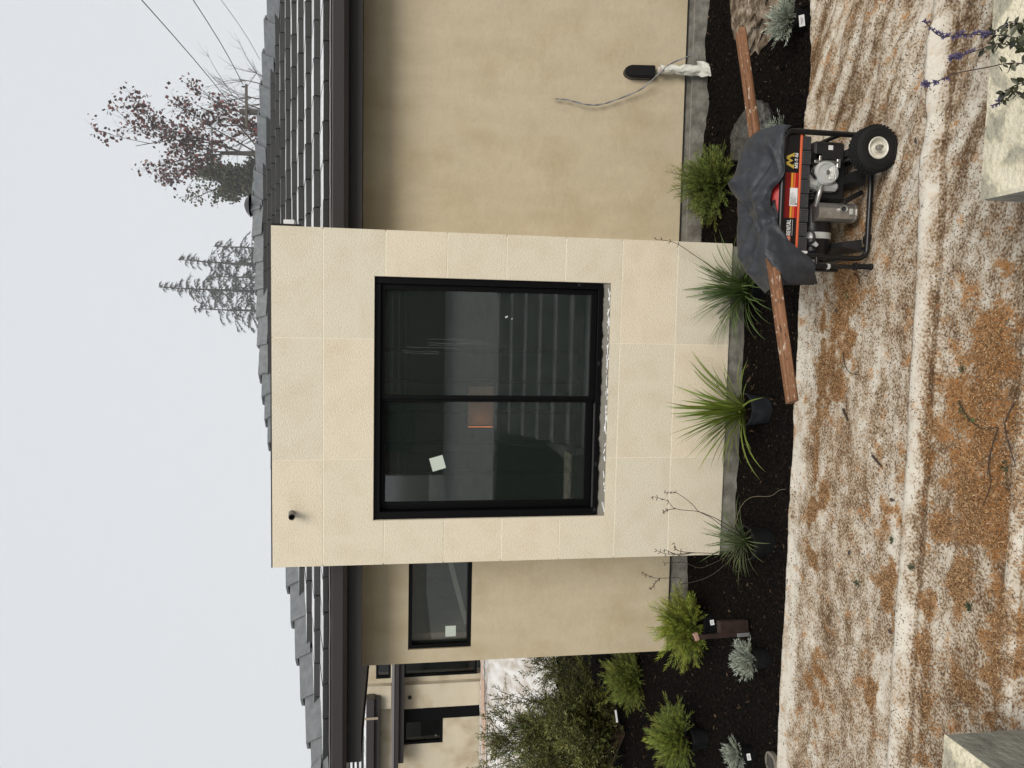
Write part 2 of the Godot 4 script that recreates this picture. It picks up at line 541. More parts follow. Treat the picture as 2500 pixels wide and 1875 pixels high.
func wall_texture(sd: int, base: Color, low_amp: float, fine_amp: float, streak_amp: float) -> ImageTexture:
	# linear base colour under broad blotches, a fine grain with small pits and faint vertical runs
	var w := 1024
	var lo := noise(sd, 0.0032, 6).get_seamless_image(w, w).get_data()
	var fi := noise(sd + 50, 0.055, 4).get_seamless_image(w, w).get_data()
	var si := noise(sd + 90, 0.012, 4).get_seamless_image(w, w / 4)
	si.resize(w, w, Image.INTERPOLATE_CUBIC)
	var st := si.get_data()
	var out := PackedByteArray()
	out.resize(w * w * 3)
	var ramp := PackedByteArray()
	ramp.resize(4096)
	for i in 4096:
		ramp[i] = int(clampf(Color(i / 4095.0, 0, 0).linear_to_srgb().r * 255.0 + 0.5, 0, 255))
	for i in w * w:
		var l := lo[i] / 255.0 - 0.5
		var f := fi[i] / 255.0 - 0.5
		var k := 1.0 + (minf(l, 0.05) * 2.0 + 0.05) * low_amp + f * fine_amp + (st[i] / 255.0 - 0.5) * streak_amp
		if f < -0.20:
			k += (f + 0.20) * fine_amp * 6.0
		var warm := clampf(-l * 2.0, 0.0, 1.0) * low_amp
		out[i * 3] = ramp[int(clampf(base.r * k, 0, 1) * 4095)]
		out[i * 3 + 1] = ramp[int(clampf(base.g * k * (1.0 - 0.35 * warm), 0, 1) * 4095)]
		out[i * 3 + 2] = ramp[int(clampf(base.b * k * (1.0 - 0.9 * warm), 0, 1) * 4095)]
	return ImageTexture.create_from_image(Image.create_from_data(w, w, false, Image.FORMAT_RGB8, out))

func wood_texture(base: Color, sd: int) -> ImageTexture:
	# long grain along u
	var w := 1024
	var h := 256
	var a := noise(sd, 0.01, 5).get_image(w / 8, h * 2)
	a.resize(w, h, Image.INTERPOLATE_CUBIC)
	var b := noise(sd + 1, 0.05, 3).get_image(w / 16, h)
	b.resize(w, h, Image.INTERPOLATE_CUBIC)
	var s := noise(sd + 2, 0.02, 4).get_image(w, h)
	var da := a.get_data()
	var db := b.get_data()
	var ds := s.get_data()
	var out := PackedByteArray()
	out.resize(w * h * 3)
	for i in w * h:
		var g := (da[i] + db[i]) / 510.0
		var k := lerpf(0.62, 1.22, g)
		var col := Color(base.r * k, base.g * k * lerpf(0.93, 1.05, g), base.b * k * lerpf(0.86, 1.1, g))
		if ds[i] > 186:
			col = col.lerp(Color(0.72, 0.68, 0.62), clampf((ds[i] - 186) / 14.0, 0.0, 0.85))
		elif ds[i] < 66:
			col = col.lerp(Color(0.22, 0.16, 0.13), clampf((66 - ds[i]) / 30.0, 0.0, 0.6))
		out[i * 3] = int(clampf(col.r, 0, 1) * 255)
		out[i * 3 + 1] = int(clampf(col.g, 0, 1) * 255)
		out[i * 3 + 2] = int(clampf(col.b, 0, 1) * 255)
	return ImageTexture.create_from_image(Image.create_from_data(w, h, false, Image.FORMAT_RGB8, out))

# ---------------------------------------------------------------- ground
const SHAV := [[2.3, 1.42, 0.22, 0.17, 1.0], [1.98, 1.42, 0.25, 0.15, 1.0], [1.62, 1.33, 0.2, 0.10, 1.0], [1.72, 1.20, 0.4, 0.05, 1.0], [1.42, 1.17, 0.18, 0.06, 0.9], [1.0, 1.19, 0.4, 0.03, 0.9], [0.7, 1.17, 0.15, 0.035, 0.7],
	[1.85, 2.62, 0.3, 0.2, 1.1], [1.5, 2.6, 0.35, 0.25, 1.1], [1.1, 2.66, 0.35, 0.25, 1.1], [1.55, 2.95, 0.7, 0.16, 1.1], [0.95, 2.5, 0.2, 0.15, 0.9], [0.68, 2.55, 0.16, 0.11, 0.9], [0.5, 2.86, 0.25, 0.13, 1.0], [0.2, 2.85, 0.2, 0.1, 0.9],
	[0.43, 2.0, 0.16, 0.1, 0.8], [-0.26, 1.9, 0.15, 0.07, 0.7], [0.27, 2.33, 0.35, 0.05, 0.9], [-0.2, 2.36, 0.3, 0.045, 0.8], [0.36, 1.2, 0.09, 0.06, 0.7], [0.8, 1.3, 0.14, 0.1, 0.6], [1.35, 2.26, 0.3, 0.05, 0.7], [0.15, 2.62, 0.12, 0.08, 0.8], [-0.5, 1.35, 0.3, 0.12, 0.55], [0.9, 2.0, 0.35, 0.14, 0.5]]
const TX0 := -2.6
const TX1 := 5.4
const TZ0 := 0.865
const TZ1 := 3.3

func shavings_at(x: float, z: float, nz: FastNoiseLite) -> float:
	var v := 0.0
	for e in SHAV:
		var dx: float = (x - e[0]) / e[2]
		var dz: float = (z - e[1]) / e[3]
		v = maxf(v, e[4] * exp(-0.8 * (dx * dx + dz * dz)))
	return clampf(v * 1.25 + nz.get_noise_2d(x, z) * 1.25 - 0.40, 0.0, 1.0)

func bed_y(x: float, z: float, nz: FastNoiseLite) -> float:
	var y := -0.135 + 0.03 * smoothstep(0.2, -0.9, z) - 0.02 * smoothstep(-0.1, 0.1, z) * smoothstep(0.5, 0.15, z)
	y += nz.get_noise_2d(x * 1.0, z) * 0.022 + nz.get_noise_2d(x * 5.0, z * 5.0) * 0.014 + nz.get_noise_2d(x * 22.0, z * 22.0) * 0.008
	if z < -0.6:
		y += 0.045 * nz.get_noise_2d(x * 1.1 + 7.0, 3.0) + 0.015
	elif z > 0.0 and z < 0.25:
		y += 0.035 * nz.get_noise_2d(x * 1.6 + 3.0, 8.0) * (1.0 - z * 4.0)
	var back := smoothstep(-6.8, -8.4, z)
	y += back * 0.80
	# loose heap along the right-hand wall
	y += 0.05 * exp(-pow((x - 4.4) / 1.2, 2.0) - pow((z + 0.55) / 0.25, 2.0))
	if z > 0.7:
		y = minf(y, lerpf(-0.125, -0.145, smoothstep(0.7, 0.9, z)))
	return y

func tarp_y(x: float, z: float, nz: FastNoiseLite) -> float:
	var y := -0.118
	var w := 0.012 * nz.get_noise_2d(x * 0.7, 3.3)
	var d := z - (2.115 + w)
	if d > -0.012:
		y += 0.034 * smoothstep(-0.014, 0.0, d) * smoothstep(0.15, 0.03, d)
	d = (z - (2.285 + w * 0.8 + 0.006 * nz.get_noise_2d(x * 3.0, 9.0))) / 0.010
	y += 0.024 * exp(-d * d) * (0.6 + 0.4 * nz.get_noise_2d(x * 1.3, 55.0))
	d = (z - (2.86 - w)) / 0.035
	y += 0.024 * exp(-d * d)
	d = (z - (1.03 + w * 0.5)) / 0.012
	y += 0.004 * exp(-d * d)
	d = (z - (1.30 - w)) / 0.010
	y += 0.007 * exp(-d * d) * smoothstep(2.4, 3.0, x)
	var r := smoothstep(2.2, 3.2, x)
	# diagonal rucks on the right-hand part
	var along := x * 0.88 + z * 0.47
	var across := z * 0.88 - x * 0.47
	var ruck := 1.0 - absf(nz.get_noise_2d(along * 0.5, across * 3.2)) * 3.4
	y += maxf(ruck, 0.0) * 0.030 * r
	y += nz.get_noise_2d(x * 1.2, z * 3.0) * 0.009 + nz.get_noise_2d(x * 9.0, z * 9.0) * 0.004
	# lifted front hem over the soil
	y += 0.010 * smoothstep(0.93, 0.87, z) * (0.6 + nz.get_noise_2d(x * 2.0, 77.0))
	return y

func make_ground() -> void:
	var nz := noise(5, 1.1, 4)
	# one sheet out to the horizon, with the near bed on top of it
	var g := MB.new()
	var rows := []
	for i in 31:
		var z := -60.0 + 4.0 * i
		var row := []
		for j in 31:
			var x := -60.0 + 4.0 * j
			row.append(Vector3(x, -0.30 + (0.95 if z < -8.5 else 0.0), z))
		rows.append(row)
	g.grid(rows)
	struct(obj("ground", g, M.earth))
	var bed := MB.new()
	rows = []
	for i in 150:
		var z := 0.93 - 10.5 * pow(i / 149.0, 1.5)
		var row := []
		for j in 190:
			var x := lerpf(-7.5, 6.5, j / 189.0)
			row.append(Vector3(x, bed_y(x, z, nz), z))
		rows.append(row)
	bed.grid(rows)
	struct(obj("planting_bed_soil", bed, M.soil_base))
	# bark chips and crumbs of the soil
	var chips := []
	for k in 3:
		var m := MB.new()
		var l := [0.016, 0.011, 0.022][k] as float
		m.box(Transform3D(Basis(Vector3.UP, 0.3 * k), Vector3(0, 0, 0)), Vector3(l, 0.004 + 0.002 * k, l * [0.35, 0.7, 0.2][k]), 0.001)
		chips.append(m.done())
	for k in 3:
		var where := []
		var tint := []
		for i in 9000:
			var z := 0.86 - 5.0 * pow(rng.randf(), 2.0)
			var x := rnd(-3.6, 5.4)
			if z < -0.86 and x > -1.25:
				continue
			if x > 0.0 and x < 2.65 and z < 0.0:
				continue
			var s := rnd(0.5, 1.4) * (1.0 if rng.randf() < 0.93 else 1.9)
			var b := Basis.from_euler(Vector3(rnd(-0.6, 0.6), rnd(0, TAU), rnd(-0.6, 0.6))).scaled(Vector3(s, s, s))
			where.append(Transform3D(b, Vector3(x, bed_y(x, z, nz) + 0.002, z)))
			var v := rng.randf()
			var near_wall := 1.0 if z < 0.22 and z > -0.05 or z < -0.6 else 0.0
			var col := Color(0.006, 0.0048, 0.004) * rnd(0.5, 1.6)
			if v > 0.97 - 0.13 * near_wall:
				col = Color(0.09, 0.058, 0.036) * rnd(0.4, 1.2)
			elif v > 0.80:
				col = Color(0.020, 0.011, 0.008) * rnd(0.6, 1.3)
			col.a = 1.0
			tint.append(col)
		scatter("bark_chips", chips[k], M.chip, self, where, tint).set_meta("label", "dark bark chips and crumbs strewn over the black planting soil")
	# clods
	var clod := rock_mesh(Vector3(0.5, 0.4, 0.5), 9, 0.5, 2.0).done()
	var where2 := []
	var tint2 := []
	for i in 1500:
		var z := 0.84 - 4.0 * pow(rng.randf(), 1.8)
		var x := rnd(-3.4, 5.3)
		if z < -0.84 and x > -1.3 or z < 0.03 and x > -0.03 and x < 2.68:
			continue
		var s := rnd(0.008, 0.030) * (1.0 if rng.randf() < 0.95 else 1.7)
		where2.append(Transform3D(Basis.from_euler(Vector3(rnd(0, 6), rnd(0, 6), rnd(0, 6))).scaled(Vector3(s, s, s)), Vector3(x, bed_y(x, z, nz) + s * 0.12, z)))
		var gl := rnd(0.5, 1.5)
		tint2.append(Color(0.007, 0.0055, 0.0045) * gl if rng.randf() < 0.95 else Color(0.04, 0.03, 0.022) * gl)
	scatter("soil_clods", clod, M.chip, self, where2, tint2).set_meta("label", "dark clods and lumps of the black planting soil")
	make_tarp()

func make_tarp() -> void:
	var nz := noise(6, 1.0, 4)
	var t := thing("drop_cloth", "dirt-stained white canvas drop cloth spread over the ground in front of the bed", "drop cloth", Vector3.ZERO)
	var rows := []
	var uvs := []
	for i in 130:
		var z := lerpf(TZ0, TZ1, i / 129.0)
		var row := []
		var ur := []
		for j in 400:
			var x := lerpf(TX0, TX1, j / 399.0)
			var edge := 0.008 * nz.get_noise_2d(x * 1.5, 31.0) if i == 0 else 0.0
			row.append(Vector3(x, tarp_y(x, z, nz) - (0.012 if i == 0 else 0.0), z + edge))
			ur.append(Vector2((x - TX0) / (TX1 - TX0), (z - TZ0) / (TZ1 - TZ0)))
		rows.append(row)
		uvs.append(ur)
	var m := MB.new()
	m.grid(rows, uvs)
	var cm := mat("cloth", Color.WHITE, 0.92, 0.0, 0.2)
	cm.albedo_texture = tarp_texture(nz)
	cm.normal_enabled = true
	cm.normal_texture = nnorm(92, 0.05, 5.0, 512, 4)
	cm.normal_scale = 0.4
	cm.uv1_scale = Vector3.ONE
	cm.normal_enabled = false
	obj("canvas", m, cm, t)
	tarp_crumbs(nz)
	# wood shavings swept over the cloth
	var sn := noise(8, 5.0, 4)
	var curls := []
	for k in 3:
		var c := MB.new()
		var l := [0.012, 0.008, 0.016][k] as float
		var a := []
		var b := []
		for i in 4:
			var s := i / 3.0
			var q := Vector3((s - 0.5) * l, 0.0025 * sin(s * PI), 0.002 * sin(s * 5.0))
			a.append(q + Vector3(0, 0, -0.0012))
			b.append(q + Vector3(0, 0.0006, 0.0012))
		c.grid([a, b])
		curls.append(c.done())
	for k in 3:
		var where := []
		var tint := []
		for i in 60000:
			var e: Array = SHAV[rng.randi() % SHAV.size()]
			var x: float = e[0] + rng.randfn(0, 0.8) * e[2]
			var z: float = e[1] + rng.randfn(0, 0.8) * e[3]
			if z < 0.95 or z > 3.05:
				continue
			if rng.randf() > shavings_at(x, z, sn) * 0.9 + 0.01:
				continue
			var s := rnd(0.5, 1.25)
			var bb := Basis.from_euler(Vector3(rnd(-0.5, 0.5), rnd(0, TAU), rnd(-0.4, 0.4))).scaled(Vector3(s, s, s))
			where.append(Transform3D(bb, Vector3(x, tarp_y(x, z, nz) + rnd(0.001, 0.005), z)))
			var f := rnd(0.55, 1.25)
			var col := Color(0.33, 0.185, 0.08).lerp(Color(0.62, 0.45, 0.27), rng.randf() * rng.randf()) * f
			if rng.randf() < 0.42:
				col = Color(0.13, 0.07, 0.036) * f
			col.a = 1.0
			tint.append(col)
		scatter("wood_shavings", curls[k], M.chip, self, where, tint).set_meta("label", "orange brown wood shavings strewn in drifts over the drop cloth")

func tarp_crumbs(nz: FastNoiseLite) -> void:
	# crumbs of soil and bits of straw trodden into the cloth
	var bits := []
	for k in 3:
		var m := MB.new()
		m.box(Transform3D(), [Vector3(0.013, 0.0015, 0.0028), Vector3(0.006, 0.003, 0.005), Vector3(0.022, 0.0012, 0.0018)][k], 0.0)
		bits.append(m.done())
	for k in 3:
		var where := []
		var tint := []
		for i in 30000:
			var x := rnd(TX0, TX1)
			var z := lerpf(0.89, 3.2, rng.randf())
			var d := 0.5 + 0.8 * nz.get_noise_2d(x * 1.3, z * 2.2 + 40.0) + 0.5 * nz.get_noise_2d(x * 6.0, z * 8.0)
			if absf(z - 2.16) < 0.05 or z < 1.05:
				d -= 0.35
			if rng.randf() > clampf(d, 0.05, 1.0):
				continue
			var s := rnd(0.4, 1.15)
			var b := Basis.from_euler(Vector3(rnd(-0.3, 0.3), rng.randfn(0.9, 0.9), rnd(-0.3, 0.3))).scaled(Vector3(s, s, s))
			where.append(Transform3D(b, Vector3(x, tarp_y(x, z, nz) + 0.0012, z)))
			var v := rng.randf()
			var col := Color(0.075, 0.047, 0.03).lerp(Color(0.17, 0.125, 0.085), rng.randf())
			if v > 0.90:
				col = Color(0.03, 0.022, 0.017)
			elif v > 0.78:
				col = Color(0.42, 0.36, 0.27)
			tint.append(col)
		scatter("soil_crumbs", bits[k], M.chip, self, where, tint).set_meta("label", "soil crumbs and straw bits trodden into the drop cloth")

func tarp_texture(nz: FastNoiseLite) -> ImageTexture:
	var w := 2048
	var h := 768
	var sn := noise(8, 5.0, 4)
	# coarse maps: shavings, dirt, warmth; smears run with the house on the left and aslant on the right
	var cw := 1024
	var chh := 384
	var coarse := PackedByteArray()
	coarse.resize(cw * chh * 3)
	var sm := noise(21, 1.0, 6)
	for j in chh:
		var z := lerpf(TZ0, TZ1, (j + 0.5) / chh)
		for i in cw:
			var x := lerpf(TX0, TX1, (i + 0.5) / cw)
			var sh := shavings_at(x, z, sn)
			var r := smoothstep(2.0, 2.9, x + 0.3 * nz.get_noise_2d(x, z * 2.0))
			var dirt := 0.51 + 0.25 * nz.get_noise_2d(x * 0.9, z * 1.4 + 40.0)
			var lane := 0.0
			if r > 0.0:
				lane += r * 0.58 * sm.get_noise_2d((x * 0.88 + z * 0.47) * 1.1, (z * 0.88 - x * 0.47) * 6.5)
			if r < 1.0:
				lane += (1.0 - r) * 0.42 * sm.get_noise_2d(x * 2.2 + 30.0, z * 5.0)
			dirt += lane + 0.30 * sm.get_noise_2d(x * 8.0 + 11.0, z * 9.0) + 0.03
			dirt -= 0.34 * smoothstep(1.10, 0.98, z + 0.05 * sm.get_noise_2d(x * 3.0, 5.0)) * smoothstep(2.6, 1.6, x)
			var d := z - (2.115 + 0.012 * nz.get_noise_2d(x * 0.7, 3.3))
			if d > 0.0 and d < 0.12:
				dirt -= 0.34 * smoothstep(0.12, 0.05, d)
				sh *= 0.3
			elif d >= 0.10 and d < 0.17:
				dirt += 0.25
			elif d > -0.03 and d <= 0.0:
				dirt += 0.28
			if absf(z - 2.87) < 0.04:
				dirt -= 0.34
				sh *= 0.2
			dirt += 0.35 * exp(-pow((x - 1.45) / 0.55, 2.0) - pow((z - 2.7) / 0.25, 2.0))
			var warm := clampf(0.5 + nz.get_noise_2d(x * 0.8 + 60.0, z * 0.8) * 0.7 - 0.2 * r, 0, 1)
			var o := (j * cw + i) * 3
			coarse[o] = int(clampf(sh, 0, 1) * 255)
			coarse[o + 1] = int(clampf(dirt, 0, 1) * 255)
			coarse[o + 2] = int(warm * 255)
	var ci := Image.create_from_data(cw, chh, false, Image.FORMAT_RGB8, coarse)
	ci.resize(w, h, Image.INTERPOLATE_CUBIC)
	var c := ci.get_data()
	var fine := noise(93, 0.19, 4).get_image(w, h).get_data()
	var cell := noise(95, 0.10, 3, FastNoiseLite.TYPE_SIMPLEX_SMOOTH, true).get_image(w, h).get_data()
	var out := PackedByteArray()
	out.resize(w * h * 3)
	for i in w * h:
		var k := i * 3
		var f := fine[i] / 255.0
		var sh := c[k] / 255.0
		var grain := lerpf(2.4, 1.8, smoothstep(0.55, 0.72, float(i % w) / w))
		var cl := cell[i] / 255.0
		var dirt := c[k + 1] / 255.0
		var warm := c[k + 2] / 255.0
		# the cloth shows through between specks of trodden earth, the more earth the dirtier
		var s := clampf((dirt - 0.28) * 1.35 + (f - 0.5) * grain + (cl - 0.6) * 0.35 * grain, 0.0, 1.0) * clampf(dirt * 1.6 + 0.1, 0.0, 1.0)
		var r := 0.785
		var g := 0.76
		var b := 0.71
		var haze := clampf((dirt - 0.15) * 1.0, 0.0, 0.6)
		r = lerpf(r, 0.60, haze)
		g = lerpf(g, 0.54, haze)
		b = lerpf(b, 0.46, haze)
		var deep := clampf((dirt - 0.52) * 2.0, 0.0, 1.0)
		r = lerpf(r, lerpf(lerpf(0.44, 0.50, warm), 0.315, deep), s)
		g = lerpf(g, lerpf(lerpf(0.36, 0.38, warm), 0.228, deep), s)
		b = lerpf(b, lerpf(lerpf(0.27, 0.26, warm), 0.15, deep), s)
		var fl := clampf((cl + (f - 0.5) * 0.9 - 0.86) * 5.0, 0.0, 1.0) * clampf(0.2 + dirt, 0.0, 1.0)
		r = lerpf(r, 0.27, fl * 0.5)
		g = lerpf(g, 0.215, fl * 0.5)
		b = lerpf(b, 0.165, fl * 0.5)
		var os := clampf(sh * 1.25 + (f - 0.5) * 1.3 * minf(sh * 4.0, 1.0), 0.0, 0.75)
		var of := 0.70 + 0.6 * f
		r = lerpf(r, 0.58 * of, os)
		g = lerpf(g, 0.39 * of, os)
		b = lerpf(b, 0.215 * of, os)
		var v := 0.94 + 0.12 * f
		out[k] = int(clampf(r * v, 0, 1) * 255)
		out[k + 1] = int(clampf(g * v, 0, 1) * 255)
		out[k + 2] = int(clampf(b * v, 0, 1) * 255)
	return ImageTexture.create_from_image(Image.create_from_data(w, h, false, Image.FORMAT_RGB8, out))

# ---------------------------------------------------------------- the house
func window_unit(parent: Node3D, x0: float, y0: float, x1: float, y1: float, zf: float, bar: float, depth: float, glass: String) -> Node3D:
	var w := Node3D.new()
	w.name = numbered("window", parent)
	parent.add_child(w)
	var f := MB.new()
	f.bx(x0, y0, zf - depth, x0 + bar, y1, zf, 0.003)
	f.bx(x1 - bar, y0, zf - depth, x1, y1, zf, 0.003)
	f.bx(x0 + bar, y0, zf - depth, x1 - bar, y0 + bar, zf - 0.001, 0.003)
	f.bx(x0 + bar, y1 - bar, zf - depth, x1 - bar, y1, zf - 0.001, 0.003)
	obj("frame", f, M.black_frame, w)
	block("pane", M[glass], w, x0 + bar - 0.004, y0 + bar - 0.004, zf - depth * 0.6 - 0.008, x1 - bar + 0.004, y1 - bar + 0.004, zf - depth * 0.6)
	return w

func wall_hole(m: MB, x0: float, y0: float, x1: float, y1: float, hx0: float, hy0: float, hx1: float, hy1: float, z0: float, z1: float) -> void:
	m.bx(x0, y0, z0, hx0, y1, z1)
	m.bx(hx1, y0, z0, x1, y1, z1)
	m.bx(hx0, y0, z0, hx1, hy0, z1)
	m.bx(hx0, hy1, z0, hx1, y1, z1)

func make_house() -> void:
	var h := thing("house", "single-storey cream house with stone-clad window bay and dark tiled roof", "house")
	# ---- bay: core behind the stone, with the window opening
	var core := MB.new()
	wall_hole(core, 0.012, 0.0, 2.638, 3.70, 0.358, 1.035, 2.295, 2.939, -0.22, -0.0035)
	core.bx(0.0, 0.0, -0.9, 0.2, 3.70, -0.221)
	core.bx(2.45, 0.0, -0.9, 2.65, 3.70, -0.221)
	core.bx(0.2, 3.40, -1.2, 2.45, 3.69, -0.221)
	var bay := obj("bay_wall", core, M.grout, h)
	var ys := [3.713, 3.326, 2.853, 2.375, 1.902, 1.421, 0.949, 0.475, 0.0]
	var xs := [0.0, 0.851, 1.803, 2.65]
	var hole := PackedVector2Array([Vector2(0.361, 1.038), Vector2(2.292, 1.038), Vector2(2.292, 2.936), Vector2(0.361, 2.936)])
	for r in 8:
		for k in 3:
			var j := 0.0023
			var rect := PackedVector2Array([Vector2(xs[k] + (0.0009 if k > 0 else 0.0), ys[r + 1] + j), Vector2(xs[k + 1] - (0.0009 if k < 2 else 0.0), ys[r + 1] + j), Vector2(xs[k + 1] - (0.0009 if k < 2 else 0.0), ys[r] - j), Vector2(xs[k] + (0.0009 if k > 0 else 0.0), ys[r] - j)])
			for poly in Geometry2D.clip_polygons(rect, hole):
				if poly.size() < 3:
					continue
				var m := MB.new()
				var proud := rnd(-0.0022, 0.0)
				var inner := Geometry2D.offset_polygon(poly, -0.002, Geometry2D.JOIN_MITER)
				if inner.size() == 1 and inner[0].size() == poly.size():
					m.prism(inner[0], Transform3D(Basis(), Vector3(0, 0, proud - 0.006)), 0.006)
					m.prism(poly, Transform3D(Basis(), Vector3(0, 0, proud - 0.028)), 0.0245)
				else:
					m.prism(poly, Transform3D(Basis(), Vector3(0, 0, proud - 0.028)), 0.028)
				obj("stone_panel", m, M["stone%d" % (rng.randi() % 4)], bay)
	block("parapet_flashing", M.gutter, h, -0.004, 3.714, -0.6, 2.656, 3.722, -0.012)
	block("side_flashing", M.deck, h, 2.651, 3.50, -0.62, 2.672, 3.716, -0.05)
	# ---- bay window: frame, fixed sash, sliding sash, sill track
	var w := Node3D.new()
	w.name = numbered("window", h)
	h.add_child(w)
	var f := MB.new()
	var x0 := 0.362
	var x1 := 2.291
	var y0 := 1.098
	var y1 := 2.935
	f.bx(x0, y0, -0.15, x0 + 0.058, y1, -0.028, 0.003)
	f.bx(x1 - 0.052, y0, -0.15, x1, y1, -0.028, 0.003)
	f.bx(x0 + 0.058, y1 - 0.048, -0.15, x1 - 0.052, y1, -0.029, 0.003)
	f.bx(x0 + 0.058, y0, -0.15, x1 - 0.052, y0 + 0.036, -0.029, 0.003)
	obj("frame", f, M.black_frame, w)
	var fix := MB.new()
	fix.bx(1.330, y0 + 0.037, -0.10, 1.358, y1 - 0.049, -0.060, 0.002)
	fix.bx(x1 - 0.096, y0 + 0.037, -0.10, x1 - 0.053, y1 - 0.049, -0.060, 0.002)
	fix.bx(1.358, y1 - 0.082, -0.10, x1 - 0.096, y1 - 0.049, -0.061, 0.002)
	fix.bx(1.358, y0 + 0.037, -0.10, x1 - 0.096, y0 + 0.084, -0.061, 0.002)
	obj("fixed_sash", fix, M.black_frame, w)
	block("pane", M.glass, w, 1.355, y0 + 0.080, -0.086, x1 - 0.093, y1 - 0.079, -0.078)
	var sl := MB.new()
	sl.bx(x0 + 0.059, y0 + 0.037, -0.145, x0 + 0.116, y1 - 0.049, -0.105, 0.002)
	sl.bx(1.304, y0 + 0.037, -0.145, 1.329, y1 - 0.049, -0.090, 0.002)
	sl.bx(x0 + 0.116, y1 - 0.088, -0.145, 1.304, y1 - 0.049, -0.106, 0.002)
	sl.bx(x0 + 0.116, y0 + 0.037, -0.145, 1.304, y0 + 0.096, -0.106, 0.002)
	obj("sliding_sash", sl, M.black_frame, w)
	block("pane", M.glass, w, x0 + 0.112, y0 + 0.092, -0.131, 1.308, y1 - 0.084, -0.123)
	block("track", M.alu, w, x0 + 0.06, y0 + 0.0365, -0.060, 1.300, y0 + 0.043, -0.052)
	for q in [[0.395, 1.118], [0.78, 1.118], [1.62, 1.118], [2.262, 1.30]]:
		block("weep_cover", M.black_plastic, w, q[0], q[1] - 0.01, -0.0285, q[0] + 0.03, q[1] + 0.008, -0.0255)
	# ragged mortar bed left under the frame
	var mo := MB.new()
	var prof := []
	var nz := noise(44, 6.0, 5)
	for i in 90:
		var x := lerpf(0.3615, 2.2915, i / 89.0)
		var top := 1.085 + 0.022 * nz.get_noise_1d(x) + 0.012 * nz.get_noise_1d(x * 7.0)
		prof.append([Vector3(x, minf(top, 1.0975), -0.13), Vector3(x, minf(top - 0.004, 1.0975), -0.030 + 0.010 * nz.get_noise_1d(x * 3.0 + 50.0)), Vector3(x, 1.050 + 0.012 * nz.get_noise_1d(x * 2.0 + 90.0), -0.012 + 0.008 * nz.get_noise_1d(x * 5.0 + 20.0)), Vector3(x, 1.0385, -0.004)])
	mo.grid(prof)
	obj("mortar_bed", mo, M.mortar, w)
	var smear := MB.new()
	for i in 60:
		var x := rnd(0.40, 2.27)
		smear.box(Transform3D(Basis.from_euler(Vector3(rnd(-0.3, 0.3), rnd(-0.3, 0.3), rnd(-0.3, 0.3))), Vector3(x, 1.044 + rnd(-0.006, 0.010), -0.006 + rnd(-0.006, 0.003))), Vector3(rnd(0.02, 0.08), rnd(0.004, 0.012), 0.006), 0.002)
	stuff(obj("plaster_smears", smear, M.white_card, w))
	# paper label on the sliding pane, scratches of dried plaster on the fixed one
	var st := MB.new()
	st.box(Transform3D(Basis(Vector3(0, 0, 1), 0.28), Vector3(0.795, 2.425, -0.121)), Vector3(0.112, 0.112, 0.001))
	obj("paper_label", st, M.paper, w)
	var sc := MB.new()
	var px := 1.80
	for k in 9:
		var yy := rnd(2.2, 2.72)
		var xx := 1.78 + rnd(-0.09, 0.06)
		for s in 5:
			var l := rnd(0.03, 0.11)
			sc.box(Transform3D(Basis(Vector3(0, 0, 1), rnd(-0.08, 0.08)), Vector3(xx, yy - l * 0.5, -0.0775)), Vector3(rnd(0.001, 0.0022), l, 0.0006))
			yy -= l * 0.95
			xx += rnd(-0.004, 0.004)
	stuff(obj("plaster_streaks", sc, mat("streak", lin(0.12, 0.13, 0.135), 0.9), w))
	for q in [[2.00, 1.885, 0.018], [1.985, 1.84, 0.010]]:
		var dmb := MB.new()
		dmb.box(Transform3D(Basis(Vector3(0, 0, 1), 0.5), Vector3(q[0], q[1], -0.0772)), Vector3(q[2] * 0.7, q[2] * 1.3, 0.001))
		obj("paint_spot", dmb, M.paper, w)
	# ---- stucco wings
	var lw := MB.new()
	wall_hole(lw, -1.253, 0.095, -0.001, 3.10, -1.121, 2.044, -0.12, 2.638, -1.1, -0.9)
	lw.bx(-1.253, 0.095, -6.0, -1.053, 3.10, -1.101)
	var lwo := obj("stucco_wall", lw, M.stucco, h)
	var rw := MB.new()
	rw.bx(2.651, 0.122, -1.1, 7.2, 3.10, -0.9)
	rw.bx(7.0, 0.122, -6.0, 7.2, 3.10, -1.101)
	obj("stucco_wall", rw, M.stucco, h)
	block("rear_wall", M.stucco, h, -1.05, 0.1, -6.0, 6.99, 3.10, -5.8)
	var lwin := window_unit(h, -1.119, 2.046, -0.122, 2.636, -0.915, 0.034, 0.10, "glass")
	block("paper_label", M.paper, lwin, -1.04, 2.185, -0.9735, -0.935, 2.285, -0.9725, 0.0)
	# weep screed and concrete footing
	block("weep_screed", M.deck, h, 2.652, 0.110, -0.92, 7.2, 0.1215, -0.897)
	block("weep_screed", M.deck, h, -1.253, 0.083, -0.92, -0.001, 0.0945, -0.897)
	var ft := MB.new()
	ft.bx(2.60, -0.6, -1.2, 7.2, 0.1095, -0.912, 0.004)
	ft.bx(2.60, -0.6, -0.9115, 7.2, 0.058, -0.886, 0.006)
	ft.bx(-1.24, -0.6, -1.2, 0.05, 0.0825, -0.912, 0.004)
	ft.bx(0.02, -0.6, -1.1, 2.63, -0.004, -0.022, 0.006)
	obj("concrete_footing", ft, M.concrete, h)
	# ---- eaves: soffit, fascia, gutters
	var gp := PackedVector2Array([Vector2(-0.505, 3.165), Vector2(-0.40, 3.165), Vector2(-0.378, 3.20), Vector2(-0.372, 3.285), Vector2(-0.385, 3.305), Vector2(-0.40, 3.305), Vector2(-0.40, 3.215), Vector2(-0.505, 3.20)])
	var along := Basis(Vector3(0, 0, 1), Vector3(0, 1, 0), Vector3(-1, 0, 0))
